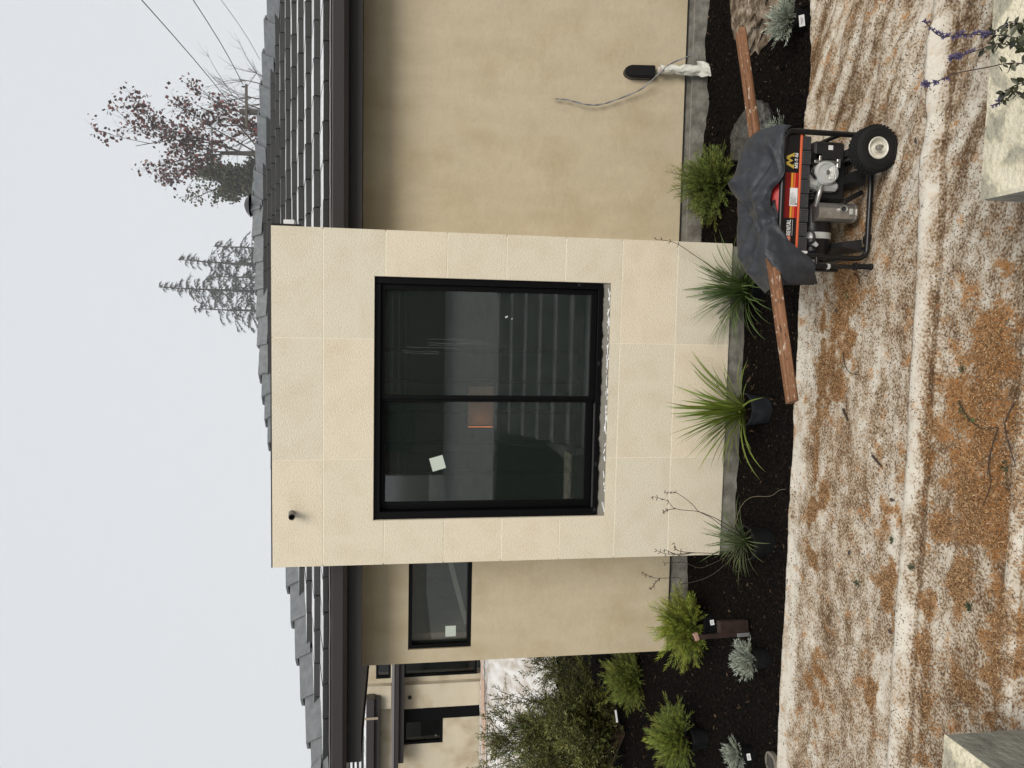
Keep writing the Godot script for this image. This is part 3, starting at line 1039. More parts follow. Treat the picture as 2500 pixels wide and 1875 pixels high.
	for s in [[2.655, 7.6], [-2.22, -0.005]]:
		var g := MB.new()
		g.prism(gp, Transform3D(along, Vector3(s[1], 0, 0)), s[1] - s[0])
		var go := obj("gutter", g, M.gutter, h)
		var lp := MB.new()
		var pts := []
		for i in 60:
			var x := lerpf(s[0], s[1], i / 59.0)
			pts.append(Vector3(x, 3.307 + 0.004 * nz.get_noise_1d(x * 0.5), -0.378 + 0.005 * nz.get_noise_1d(x * 0.4 + 8.0)))
		lp.tube(pts, 0.006, 6)
		obj("gutter_lip", lp, M.lip, go)
	block("fascia", M.fascia, h, 2.655, 3.060, -0.53, 7.6, 3.30, -0.506)
	block("fascia", M.fascia, h, -1.945, 3.048, -0.53, -0.005, 3.30, -0.506)
	block("soffit", M.fascia, h, 2.655, 3.070, -0.898, 7.6, 3.085, -0.531)
	block("soffit", M.fascia, h, -1.94, 3.064, -0.898, -0.005, 3.08, -0.531)
	# eave along the left flank
	block("soffit", M.fascia, h, -1.93, 3.066, -6.0, -1.256, 3.082, -0.9)
	block("fascia", M.fascia, h, -1.958, 3.048, -6.0, -1.934, 3.30, -0.532)
	var sg := MB.new()
	var gp2 := PackedVector2Array()
	for q in gp:
		gp2.append(Vector2(-(q.x + 0.505) - 1.96, q.y))
	sg.prism(gp2, Transform3D(Basis(), Vector3(0, 0, -6.0)), 5.45)
	obj("gutter", sg, M.gutter, h)
	make_roof(h)
	make_room(h)

func make_roof(h: Node3D) -> void:
	var L := Vector2(-2.12, -0.40)
	var B := Vector2(1.21, -4.31)
	var A := Vector2(3.57, -5.155)
	var R := Vector2(9.116, -0.40)
	var py := func(z: float) -> float: return 3.37 + 0.29 * (-0.45 - z)
	var deck := MB.new()
	var P := func(v: Vector2, d: float) -> Vector3: return Vector3(v.x, 3.37 + 0.29 * (-0.45 - v.y) - d, v.y)
	var l3: Vector3 = P.call(L, 0.085)
	var b3: Vector3 = P.call(B, 0.085)
	var a3: Vector3 = P.call(A, 0.085)
	var r3: Vector3 = P.call(R, 0.085)
	var lb := Vector3(l3.x, l3.y, -9.0)
	var rb := Vector3(r3.x, r3.y, -9.6)
	deck.quad(l3, r3, a3, b3, Vector3.UP)
	deck.quad(l3, b3, b3 + Vector3(0, -0.3, -1.2), lb, Vector3(-1, 1, 0))
	deck.quad(r3, a3, a3 + Vector3(0, -0.3, -1.2), rb, Vector3(1, 1, 0))
	deck.quad(b3, a3, a3 + Vector3(0, -0.3, -1.2), b3 + Vector3(0, -0.3, -1.2), Vector3(0, 1, -1))
	var roof := obj("roof", deck, M.deck, h)
	var plan := PackedVector2Array([L, Vector2(7.4, -0.40), Vector2(7.4, -1.87), A, B])
	var ang := atan2(0.064, 0.41)
	var bas := Basis(Vector3(1, 0, 0), Vector3(0, sin(ang), -cos(ang)), Vector3(0, cos(ang), sin(ang)))
	var full := PackedVector2Array([Vector2(-0.1565, 0), Vector2(0.1565, 0), Vector2(0.1565, 0.455), Vector2(-0.1565, 0.455)])
	var shared := []
	for k in 3:
		var m := MB.new()
		var e := 0.004
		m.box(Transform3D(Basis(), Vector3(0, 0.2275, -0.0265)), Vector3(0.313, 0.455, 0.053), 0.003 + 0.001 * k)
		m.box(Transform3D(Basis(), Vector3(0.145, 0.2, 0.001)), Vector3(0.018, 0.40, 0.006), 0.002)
		m.paint_top(Vector3(0, 0, 1), Color(0.78, 0.79, 0.80), Color(0.013, 0.013, 0.0125))  # pale top face: wet sky reflection put into the vertex colour
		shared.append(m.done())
	for r in 13:
		var zf := -0.45 - 0.41 * r
		var yf := 3.37 + 0.119 * r
		var x := -2.3
		while x < 7.0:
			x += 0.317
			if x > -0.15 and x < 2.80 and r == 0:
				if x > 0.16 and x < 2.50:
					continue
			var rect := PackedVector2Array([Vector2(x - 0.1565, zf), Vector2(x + 0.1565, zf), Vector2(x + 0.1565, zf - 0.45), Vector2(x - 0.1565, zf - 0.45)])
			var cut := Geometry2D.intersect_polygons(rect, plan)
			if r == 0 and not cut.is_empty() and x > -0.2 and x < 2.9:
				cut = Geometry2D.clip_polygons(cut[0], PackedVector2Array([Vector2(-0.004, 0.5), Vector2(2.674, 0.5), Vector2(2.674, -3.0), Vector2(-0.004, -3.0)]))
			if cut.is_empty():
				continue
			var wob := Basis.from_euler(Vector3(rnd(-0.006, 0.006), 0, rnd(-0.006, 0.006)))
			var t := Transform3D(wob * bas, Vector3(x, yf + rnd(-0.003, 0.004), zf + rnd(-0.006, 0.006)))
			var area := 0.0
			var c: PackedVector2Array = cut[0]
			for i in c.size():
				area += c[i].cross(c[(i + 1) % c.size()]) * 0.5
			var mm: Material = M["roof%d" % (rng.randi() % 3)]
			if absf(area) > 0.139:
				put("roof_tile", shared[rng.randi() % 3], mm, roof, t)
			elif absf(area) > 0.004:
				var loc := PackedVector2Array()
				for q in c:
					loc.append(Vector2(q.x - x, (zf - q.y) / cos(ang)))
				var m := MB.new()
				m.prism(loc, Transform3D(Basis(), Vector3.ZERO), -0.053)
				m.paint_top(Vector3(0, 0, 1), Color(0.78, 0.79, 0.80), Color(0.013, 0.013, 0.0125))  # cut tiles carry the same painted sky sheen on top
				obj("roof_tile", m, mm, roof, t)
	# hip and ridge caps, each lapping the one below
	var U := PackedVector2Array([Vector2(-0.17, -0.11), Vector2(-0.075, 0.040), Vector2(0.075, 0.040), Vector2(0.17, -0.11), Vector2(0.145, -0.11), Vector2(0.06, 0.018), Vector2(-0.06, 0.018), Vector2(-0.145, -0.11)])
	for run in [[L, B], [B, A], [Vector2(7.6, -1.70), A]]:
		var p0: Vector3 = P.call(run[0], -0.02)
		var p1: Vector3 = P.call(run[1], -0.02)
		var d := (p1 - p0).normalized()
		var n := int(p0.distance_to(p1) / 0.40)
		for i in n + 1:
			var side := d.cross(Vector3.UP).normalized()
			var up := side.cross(d).normalized()
			var dd := (d - up * 0.10).normalized()
			up = side.cross(dd).normalized()
			var m := MB.new()
			m.prism(U, Transform3D(), 0.445)
			var twist := Basis(dd, rnd(-0.03, 0.03))
			obj("ridge_cap", m, M.cap_tile, roof, Transform3D(twist * Basis(side, up, -dd) * Basis(Vector3.UP, PI), p0 + d * (0.40 * i) + up * 0.035))
	var pk := MB.new()
	pk.lathe(Transform3D(Basis(), P.call(A, -0.10)), [Vector2(0.17, 0.0), Vector2(0.10, 0.06), Vector2(0.03, 0.085), Vector2(0.0, 0.085)], 8)
	obj("peak_cap", pk, M.gutter, roof)
	var hs := MB.new()
	hs.lathe(Transform3D(Basis(), P.call(Vector2(-2.0, -0.5), -0.0)), [Vector2(0.16, 0.0), Vector2(0.06, 0.09), Vector2(0.0, 0.10)], 5)
	obj("hip_starter", hs, M.cap_tile, roof)

func make_room(h: Node3D) -> void:
	# the unfinished room behind the glass
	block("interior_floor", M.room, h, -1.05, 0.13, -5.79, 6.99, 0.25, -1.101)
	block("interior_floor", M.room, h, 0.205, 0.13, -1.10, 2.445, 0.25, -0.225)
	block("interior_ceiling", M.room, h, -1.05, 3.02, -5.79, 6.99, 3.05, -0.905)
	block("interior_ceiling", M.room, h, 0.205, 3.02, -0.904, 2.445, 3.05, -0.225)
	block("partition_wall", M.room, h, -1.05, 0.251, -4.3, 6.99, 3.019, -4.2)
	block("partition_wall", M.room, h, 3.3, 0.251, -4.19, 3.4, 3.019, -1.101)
	block("reflected_band_sheet", M.reflected_band, h, 0.2, 1.35, -4.199, 3.2, 2.65, -4.185)  # sheet added to draw the blue-grey band reflected across the panes
	for k in 7:
		block("wall_stud", M.old_wood, h, -0.95 + 0.42 * k, 0.251, -4.184, -0.91 + 0.42 * k, 3.018, -4.10)
	# a wooden case with a lit strip at its edge
	var cs := tag(block("display_case", mat("warm_wood", lin(0.30, 0.19, 0.115), 0.6), self, 0.965, 1.83, -1.32, 1.34, 2.08, -1.20, 0.004), "small orange wood case glowing behind the bay window glass", "case")
	block("light_strip", M.strip_glow, cs, 0.945, 1.84, -1.2, 0.951, 2.075, -1.194)
	var lamp := OmniLight3D.new()
	lamp.name = "light_strip_glow"
	lamp.position = Vector3(1.02, 1.955, -1.08)
	lamp.light_color = Color(1.0, 0.72, 0.45)
	lamp.light_energy = 0.004
	lamp.light_size = 0.02
	lamp.omni_range = 5.0
	lamp.omni_attenuation = 2.0
	lamp.shadow_enabled = true
	cs.add_child(lamp)
	var bd := MB.new()
	bd.box(Transform3D(Basis(Vector3(0, 0, 1), 0.265), Vector3(-0.62, 2.17, -1.3)), Vector3(1.3, 0.05, 0.03), 0.003)
	tag(obj("slant_bar", bd, mat("pale_bar", lin(0.40, 0.42, 0.36), 0.8), self), "long pale batten lying aslant behind the small window", "bar_piece")  # pale slanting bar set behind the small pane

# ---------------------------------------------------------------- the wing behind, left
func make_rear_wing() -> void:
	var h := thing("rear_wing", "cream rear wing with flat porch roof, black-framed glazing and its own eave", "building", Vector3.ZERO)
	var z := -10.0
	var wl := MB.new()
	wl.bx(-9.8, 0.5, z - 0.3, -7.392, 3.12, z)
	wl.bx(-7.392, 0.5, z - 0.3, -6.82, 1.70, z)
	wl.bx(-7.392, 2.575, z - 0.3, -6.82, 3.12, z)
	wl.bx(-6.82, 2.575, z - 0.3, -5.84, 3.5, z - 0.002)
	wl.bx(-6.50, 0.5, z - 0.3, -5.84, 2.574, z)
	wl.bx(-5.84, 2.585, z - 0.3, -4.6, 2.86, z)
	wl.bx(-5.84, 3.18, z - 0.3, -4.6, 3.6, z)
	wl.bx(-9.8, 0.5, z - 3.0, -4.6, 3.5, z - 2.8)
	obj("wall", wl, M.stucco_far, h)
	block("pier", M.stucco_far, h, -6.50, 0.86, z + 0.001, -5.955, 2.60, z + 0.14, 0.006)
	block("upper_pier", M.stucco_far, h, -6.47, 2.84, z + 0.001, -5.945, 3.46, z + 0.14, 0.006)
	window_unit(h, -5.838, 2.863, -4.7, 3.178, z + 0.01, 0.045, 0.08, "glass_far").name = "transom_window"
	window_unit(h, -5.838, 0.95, -4.7, 2.582, z + 0.01, 0.05, 0.08, "glass_far").name = "glass_door"
	var win := window_unit(h, -7.39, 1.702, -6.822, 2.572, z + 0.01, 0.06, 0.08, "glass_far")
	block("paper_label", M.paper, win, -7.27, 1.83, z - 0.046, -7.23, 1.87, z - 0.044)
	block("tall_black_panel", M.black_frame, h, -6.815, 0.78, z - 0.1, -6.505, 2.572, z + 0.04, 0.005)
	var pr := MB.new()
	pr.bx(-7.54, 2.568, z + 0.001, -5.0, 2.68, z + 0.46, 0.004)
	pr.bx(-7.60, 2.681, z + 0.001, -5.0, 2.775, z + 0.54, 0.004)
	var po := obj("porch_roof", pr, M.fascia, h)
	block("edge_flashing", M.lip, po, -7.62, 2.776, z + 0.001, -5.0, 2.832, z + 0.56, 0.004)
	block("eave_gutter", M.gutter, h, -10.4, 3.20, z + 0.10, -6.10, 3.36, z + 0.40, 0.01)
	block("eave_fascia", M.fascia, h, -10.4, 3.085, z - 0.1, -6.14, 3.199, z + 0.32, 0.004)
	block("gutter_lip", M.lip, h, -10.4, 3.361, z + 0.36, -6.12, 3.375, z + 0.40)
	block("strap", mat("tan_strap", lin(0.30, 0.25, 0.18), 0.6), h, -6.545, 3.12, z + 0.401, -6.495, 3.40, z + 0.415)
	var dk := MB.new()
	dk.quad(Vector3(-10.4, 3.36, z + 0.3), Vector3(-6.1, 3.36, z + 0.3), Vector3(-6.1, 4.2, z - 2.6), Vector3(-10.4, 4.2, z - 2.6), Vector3.UP)
	var rf := obj("roof", dk, M.deck, h)
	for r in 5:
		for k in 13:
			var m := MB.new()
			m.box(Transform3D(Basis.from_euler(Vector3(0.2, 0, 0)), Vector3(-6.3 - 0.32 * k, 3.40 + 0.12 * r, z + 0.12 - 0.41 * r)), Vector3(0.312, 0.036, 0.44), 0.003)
			m.paint_top(Vector3(0, 0.98, 0.2), Color(0.78, 0.79, 0.80), Color(0.013, 0.013, 0.0125))  # rear roof too: sky sheen painted on the top faces
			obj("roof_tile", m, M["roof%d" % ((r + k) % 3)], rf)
	var lt := MB.new()
	lt.lathe(Transform3D(Basis(Vector3.RIGHT, PI / 2), Vector3(-6.23, 2.44, z + 0.141)), [Vector2(0.04, 0.0), Vector2(0.04, 0.03), Vector2(0.025, 0.06), Vector2(0.0, 0.07)], 10)
	obj("wall_light", lt, M.black_plastic, h)
	# dark rooms behind that glass
	block("interior_wall", M.room, h, -9.7, 0.5, z - 2.6, -4.6, 3.4, z - 2.5)
	block("interior_floor", M.room, h, -9.7, 0.80, z - 2.49, -4.6, 0.90, z - 0.301)
	# terrace in front of it under plastic sheeting
	struct(block("rear_patio", M.concrete, self, -11.0, -0.3, -10.0, -1.3, 0.86, -8.4, 0.01))
	var nz := noise(15, 1.6, 4)
	var rows := []
	for i in 70:
		var row := []
		for j in 120:
			var x := lerpf(-8.6, -3.2, j / 119.0)
			var d := i / 69.0
			var zz := lerpf(-9.82, -6.3, d)
			var y := 0.885 + 0.03 * absf(nz.get_noise_2d(x * 3.0, zz * 1.2)) + 0.02 * nz.get_noise_2d(x * 9.0, zz * 2.0)
			if zz > -8.38:
				y -= minf((zz + 8.38) * 0.62, 0.96) * (1.0 + 0.1 * nz.get_noise_2d(x * 2.0, zz))
			row.append(Vector3(x, y, zz))
		rows.append(row)
	var ps := MB.new()
	ps.grid(rows)
	tag(obj("plastic_sheet", ps, M.sheet_white, self), "crumpled white plastic sheet covering the patio before the rear wing", "plastic sheet")
	for k in 3:
		var m := MB.new()
		m.box(Transform3D(Basis(Vector3.UP, 0.12 - 0.1 * k), Vector3(-5.6 - 0.5 * k, 0.955, -9.0 + 0.28 * k)), Vector3(1.5, 0.02, 0.12), 0.003)
		tag(obj("loose_board", m, mat("pink_board%d" % k, lin(0.52, 0.36, 0.27), 0.8)), ["pale tan board nearest the glass door on the plastic sheet", "middle tan board lying on the plastic sheet", "foremost tan board lying on the plastic sheet"][k], "board", "loose boards on the patio sheet")
	var rb := MB.new()
	rb.lathe(Transform3D(Basis().scaled(Vector3(1.0, 1.0, 0.6)), Vector3(-5.52, 0.9, z - 0.35)), [Vector2(0.0, 0.0), Vector2(0.16, 0.02), Vector2(0.19, 0.25), Vector2(0.14, 0.5), Vector2(0.06, 0.58), Vector2(0.0, 0.6)], 9)
	tag(obj("red_sack", rb, M.red_item), "red sack seen behind the glass door of the rear wing", "sack")

# ---------------------------------------------------------------- stairs the camera stands above
func make_stairs() -> void:
	var nz := noise(17, 1.5, 5)
	for s in [0, 1]:
		var x0 := -7.0 if s == 0 else 2.447
		var x1 := 0.262 if s == 0 else 8.5
		var w := thing("retaining_wall", ["low garden wall with cream stone cap at the lower left of the stairs", "low garden wall with cream stone cap beside the purple sage"][s], "wall", Vector3.ZERO, "low walls flanking the stairs")
		block("wall_body", M.cap_side, w, x0, -0.4, 3.215, x1, 0.49, 3.62, 0.006)
		var rows := []
		for i in 16:
			var row := []
			for j in 160:
				var d := j / 159.0
				var x := lerpf(x0 - 0.0, x1 + 0.0, d * d) if s == 1 else lerpf(x0, x1, 1.0 - pow(1.0 - d, 2.0))
				var e := minf(1.0, minf(i, 15 - i) / 1.5)
				var e2 := minf(1.0, absf(x - (x0 if s == 1 else x1)) / 0.015)
				row.append(Vector3(x, 0.4905 + (0.010 + 0.007 * nz.get_noise_2d(x * 6.0, i * 0.35)) * minf(e, e2), lerpf(3.213, 3.622, i / 15.0) + (0.004 * nz.get_noise_1d(x * 9.0) if i == 0 else 0.0)))
			rows.append(row)
		var m := MB.new()
		m.grid(rows)
		obj("cap", m, M.cap_top, w)
		# planting soil sloping up behind the wall
		var g := MB.new()
		rows = []
		for i in 20:
			var row := []
			for j in 40:
				var x := lerpf(x0 if s == 0 else x0 + 0.2, x1 - (0.2 if s == 0 else 0.0), j / 39.0)
				var z := lerpf(3.60, 5.6, i / 19.0)
				row.append(Vector3(x, lerpf(0.40, 1.16, smoothstep(9.0, 19.0, i)) + 0.03 * nz.get_noise_2d(x * 2.0, z * 2.0), z))
			rows.append(row)
		g.grid(rows)
		struct(obj("planter_soil", g, M.soil_base))
		block("cheek", M.cap_side, w, 0.10 if s == 0 else 2.447, -0.3, 3.622, 0.262 if s == 0 else 2.61, 0.44, 5.55, 0.006)
	var st := thing("concrete_stairs", "concrete stairs below the camera, mirrored in the bay window", "stairs")
	for k in 8:
		block("step", M.terrace, st, 0.264, -0.3, 3.30 + 0.3 * k, 2.445, -0.13 + 0.166 * (k + 1), 3.60 + 0.3 * k - 0.001, 0.012)
	st.set_meta("kind", "structure")
	struct(block("terrace", M.terrace, self, -12.0, 0.2, 5.70, 14.0, 1.198, 30.0))
	var nb := thing("house_opposite", "dark red boarded house across the way, mirrored in the bay window", "house", Vector3(1.0, 1.2, 19.0))
	var red := mat("red_board", lin(0.075, 0.022, 0.016), 0.8)
	for k in 16:
		block("board", red, nb, -4.2, 0.22 * k, 0.0, 9.0, 0.22 * k + 0.212, 0.10 + 0.01 * (k % 2))
	var rfm := MB.new()
	rfm.quad(Vector3(-4.8, 3.5, -0.5), Vector3(9.6, 3.5, -0.5), Vector3(9.6, 6.2, 5.0), Vector3(-4.8, 6.2, 5.0), Vector3.UP)
	obj("roof", rfm, M.deck, nb)
	window_unit(nb, -3.4, 1.0, -1.6, 2.4, -0.02, 0.06, 0.1, "glass_far")
	window_unit(nb, 2.0, 1.0, 4.5, 2.4, -0.02, 0.06, 0.1, "glass_far")

# ---------------------------------------------------------------- beyond the roof
func twig_leaves(m: MB, a: Vector3, b: Vector3, count: int, size: float, cols: Array, spread: float) -> void:
	for i in count:
		var q := a.lerp(b, rnd(0.15, 1.05)) + Vector3(rnd(-1, 1), rnd(-1, 0.6), rnd(-1, 1)) * spread
		var s := size * rnd(0.6, 1.3)
		var d := Vector3(rnd(-1, 1), rnd(-1.2, 0.3), rnd(-1, 1)).normalized()
		var w := d.cross(Vector3(rnd(-1, 1), rnd(-1, 1), rnd(-1, 1))).normalized() * s * 0.38
		var col: Color = Color(cols[rng.randi() % cols.size()]) * rnd(0.7, 1.3)
		col.a = 1.0
		var nn := d.cross(w).normalized()
		m.tri(q, q + d * s * 0.5 + w, q + d * s, nn, nn, nn, col, col, col)
		m.tri(q, q + d * s, q + d * s * 0.5 - w, nn, nn, nn, col, col, col)

func limb(wood: MB, leaves: MB, a: Vector3, b: Vector3, r: float, depth: int, cols: Array, size: float, per: int, spread: float, bark: Color) -> void:
	var mid := a.lerp(b, 0.5) + Vector3(rnd(-1, 1), rnd(-0.3, 1), rnd(-1, 1)) * a.distance_to(b) * 0.10
	var pts := spline([a, mid, b], 3)
	var rad := []
	for i in pts.size():
		rad.append(lerpf(r, r * 0.35, float(i) / (pts.size() - 1)))
	wood.tube(pts, rad, 5 if r > 0.03 else 3, bark, false)
	if depth <= 0:
		twig_leaves(leaves, a, b, per, size, cols, spread)
		return
	if depth == 1:
		twig_leaves(leaves, a.lerp(b, 0.4), b, per / 2, size, cols, spread)
	var n := 4 + depth
	for k in n:
		var s := rnd(0.25, 1.0)
		var st: Vector3 = pts[int(s * (pts.size() - 1))]
		var dir := ((b - a).normalized() * rnd(0.5, 1.0) + Vector3(rnd(-1, 1), rnd(-0.25, 0.8), rnd(-1, 1)) * 0.85).normalized()
		limb(wood, leaves, st, st + dir * a.distance_to(b) * rnd(0.25, 0.5), r * 0.42, depth - 1, cols, size, per, spread, bark)

func conifer(label: String, x: float, z: float, top: float, sp: float, lean: float) -> void:
	var t := thing("conifer_tree", label, "tree", Vector3.ZERO, "conifers in the fog beyond the roof")
	var bark := Color(0.06, 0.05, 0.042)
	var tr := MB.new()
	var pts := []
	var rad := []
	for i in 9:
		var f := i / 8.0
		pts.append(Vector3(x + lean * f * f + rnd(-0.05, 0.05), top * f, z))
		rad.append(lerpf(0.28, 0.02, f))
	tr.tube(pts, rad, 7, bark)
	obj("trunk", tr, M.bark, t)
	var cr := MB.new()
	var y := top - 0.1
	while y > 8.5:
		var f := y / top
		var at := Vector3(x + lean * f * f, y, z)
		var n := 2 if top - y < 2.5 else 3
		for k in n:
			var az := rnd(0, TAU)
			var len := minf((top - y) * 0.40 + 0.25, sp) * rnd(0.35, 1.15)
			var d := Vector3(cos(az), 0, sin(az))
			var bp := [at, at + d * len * 0.5 + Vector3.UP * len * rnd(0.0, 0.22), at + d * len + Vector3.UP * len * rnd(-0.35, 0.10)]
			var sb := spline(bp, 4)
			cr.tube(sb, [0.026, 0.023, 0.02, 0.018, 0.015, 0.012, 0.010, 0.008, 0.005], 3, bark, false)
			var side := d.cross(Vector3.UP)
			for i in int(len * 34.0) + 6:
				var s := rnd(0.15, 1.0)
				var q: Vector3 = sb[int(s * (sb.size() - 1))]
				var tw := (d * rnd(0.2, 1.0) + side * rnd(-0.9, 0.9) + Vector3.DOWN * rnd(0.15, 1.0)).normalized()
				var l := rnd(0.18, 0.42)
				var w := tw.cross(Vector3(rnd(-1, 1), rnd(-1, 1), rnd(-1, 1))).normalized() * rnd(0.014, 0.032)
				var col := Color(0.030, 0.042, 0.028) * rnd(0.6, 1.5)
				col.a = 1.0
				var nn := tw.cross(w).normalized()
				cr.tri(q - w, q + w, q + tw * l, nn, nn, nn, col, col, col)
				var e := tw.lerp(side * signf(rnd(-1, 1)), 0.5).normalized()
				cr.tri(q + tw * l * 0.35 - w * 0.6, q + tw * l * 0.35 + w * 0.6, q + tw * l * 0.35 + e * l * 0.6, nn, nn, nn, col, col, col)
		y -= rnd(0.16, 0.34)
	obj("crown", cr, M.needle, t)

func make_far_things() -> void:
	rng.seed = 31
	conifer("tallest conifer of the foggy group behind the roof, bare spire top", 3.95, -45.0, 18.2, 3.0, 0.15)
	conifer("conifer with a leaning top right of the tallest one", 5.5, -44.0, 16.7, 2.3, 0.35)
	conifer("thin conifer left of the tallest one, mostly bare", 2.8, -45.5, 16.2, 1.7, -0.05)
	conifer("low broad conifer at the right end of the foggy group", 6.7, -46.0, 15.0, 2.2, 0.3)
	conifer("short conifer between the taller ones of the foggy group", 4.8, -43.0, 14.6, 2.4, 0.0)
	# red-leaved tree
	var t := thing("red_leaf_tree", "half-bare tree with sparse dark red leaves behind the roof", "tree")
	var wood := MB.new()
	var lv := MB.new()
	var bark := Color(0.07, 0.055, 0.05)
	var reds := [Color(0.12, 0.024, 0.018), Color(0.08, 0.024, 0.019), Color(0.17, 0.036, 0.022), Color(0.07, 0.036, 0.028)]
	wood.tube([Vector3(9.3, 0, -28), Vector3(9.2, 5, -28), Vector3(9.25, 9.0, -28), Vector3(9.2, 10.4, -28)], [0.18, 0.15, 0.11, 0.08], 7, bark)
	for e in [[9.2, 9.2, 9.35, 13.9, -28.2], [9.2, 9.8, 8.4, 12.9, -27.6], [9.25, 9.4, 10.2, 13.3, -28.5], [9.25, 8.8, 11.2, 12.4, -27.5], [9.2, 8.6, 11.9, 11.2, -28.4], [9.2, 10.3, 8.0, 12.6, -28.6], [9.2, 10.0, 9.9, 13.0, -27.0], [9.3, 8.2, 10.9, 9.7, -27.6]]:
		limb(wood, lv, Vector3(e[0], e[1], -28.0), Vector3(e[2], e[3], e[4]), 0.040, 2, reds, 0.165, 10, 0.30, bark)
	obj("branches", wood, M.bark, t)
	obj("leaves", lv, M.leaf, t)
	# dense green tree below it
	t = thing("green_tree", "small dense green tree below the red-leaved one", "tree")
	wood = MB.new()
	lv = MB.new()
	var greens := [Color(0.06, 0.078, 0.025), Color(0.08, 0.095, 0.03), Color(0.045, 0.06, 0.02), Color(0.11, 0.085, 0.03)]
	wood.tube([Vector3(8.7, 0, -31), Vector3(8.6, 5, -31), Vector3(8.7, 9.4, -31)], [0.2, 0.17, 0.12], 7, bark)
	for i in 44:
		var az := rnd(0, TAU)
		var q := Vector3(8.65 + cos(az) * rnd(0.2, 1.15), rnd(9.2, 12.5), -31 + sin(az) * rnd(0.3, 1.0))
		limb(wood, lv, Vector3(8.65, minf(q.y - 0.5, 9.8 + rnd(0, 0.8)), -31), q, 0.03, 1, greens, 0.17, 26, 0.26, bark)
	obj("branches", wood, M.bark, t)
	obj("leaves", lv, M.leaf, t)
	# bare twiggy tree round the pole
	t = thing("bare_tree", "pale bare twiggy tree around the utility pole", "tree")
	wood = MB.new()
	lv = MB.new()
	for e in [[12.8, 12.4], [12.0, 11.8], [13.6, 11.7], [11.4, 11.0], [14.3, 10.9], [10.9, 10.4], [12.4, 12.2], [13.2, 12.1], [11.0, 11.2], [14.6, 10.3]]:
		limb(wood, lv, Vector3(12.7, 7.0, -34), Vector3(e[0], e[1], -34 + rnd(-0.8, 0.8)), 0.05, 2, [Color(0.09, 0.08, 0.07)], 0.1, 2, 0.1, Color(0.11, 0.095, 0.085))
	wood.tube([Vector3(12.7, 0, -34), Vector3(12.7, 7.1, -34)], [0.15, 0.08], 6, Color(0.12, 0.1, 0.09))
	obj("branches", wood, M.bark, t)
	# pole and its wires
	var p := thing("utility_pole", "wooden utility pole with crossarm rising just above the roof hip", "utility pole", Vector3(10.46, 0, -26))
	var pm := MB.new()
	pm.tube([Vector3(0, -0.2, 0), Vector3(0, 9.2, 0)], [0.16, 0.11], 8, Color(0.06, 0.05, 0.042))
	obj("pole", pm, M.plain, p)
	var am := MB.new()
	am.box(Transform3D(Basis(), Vector3(0.2, 8.91, 0.14)), Vector3(1.7, 0.10, 0.09), 0.01, Color(0.10, 0.085, 0.06))
	obj("crossarm", am, M.plain, p)
	for dx in [-0.55, -0.15, 0.95]:
		var im := MB.new()
		im.lathe(Transform3D(Basis(), Vector3(dx, 8.961, 0.14)), [Vector2(0.02, 0), Vector2(0.045, 0.04), Vector2(0.03, 0.08), Vector2(0.04, 0.11), Vector2(0.0, 0.14)], 8, Color(0.05, 0.05, 0.05))
		obj("insulator", im, M.plain, p)
	for q in [[-0.13, 9.25, 9.7, 9.0, -13.8, "upper overhead wire crossing the fog at the top right"], [1.08, 9.07, 11.66, 9.0, -18.4, "middle overhead wire crossing the fog at the top right"], [2.1, 8.4, 12.27, 8.5, -19.7, "lowest and thinnest overhead wire at the top right"]]:
		var a := Vector3(10.46 + q[0], q[1], -26)
		var b := Vector3(q[2], q[3], q[4])
		var wm := MB.new()
		var pts := []
		for i in 14:
			var s := i / 13.0 * 2.6
			pts.append(a + (b - a) * s + Vector3.DOWN * 0.25 * sin(clampf(s, 0, 1) * PI) * 0.3)
		wm.tube(pts, 0.016 if q[0] < 1.5 else 0.010, 4, Color(0.05, 0.05, 0.055))
		tag(obj("overhead_wire", wm, M.plain), q[5], "wire", "overhead wires")

# ---------------------------------------------------------------- things in the bed
func rock_mesh(rad: Vector3, sd: int, rough: float, flat_top := 1.0) -> MB:
	var nz := noise(sd, 1.3, 5)
	var rows := []
	for i in 25:
		var th := PI * i / 24.0
		var row := []
		for j in 41:
			var ph := TAU * j / 40.0
			var d := Vector3(sin(th) * cos(ph), cos(th), sin(th) * sin(ph))
			var k := 1.0 + rough * nz.get_noise_3d(d.x, d.y, d.z) + rough * 0.4 * nz.get_noise_3d(d.x * 4.0, d.y * 4.0, d.z * 4.0)
			var q := Vector3(signf(d.x) * pow(absf(d.x), 0.75), d.y, signf(d.z) * pow(absf(d.z), 0.75)) * k
			q.y = minf(q.y, flat_top + 0.1 * nz.get_noise_2d(q.x * 3.0, q.z * 3.0))
			row.append(q * rad)
		rows.append(row)
	var m := MB.new()
	m.grid(rows)
	return m

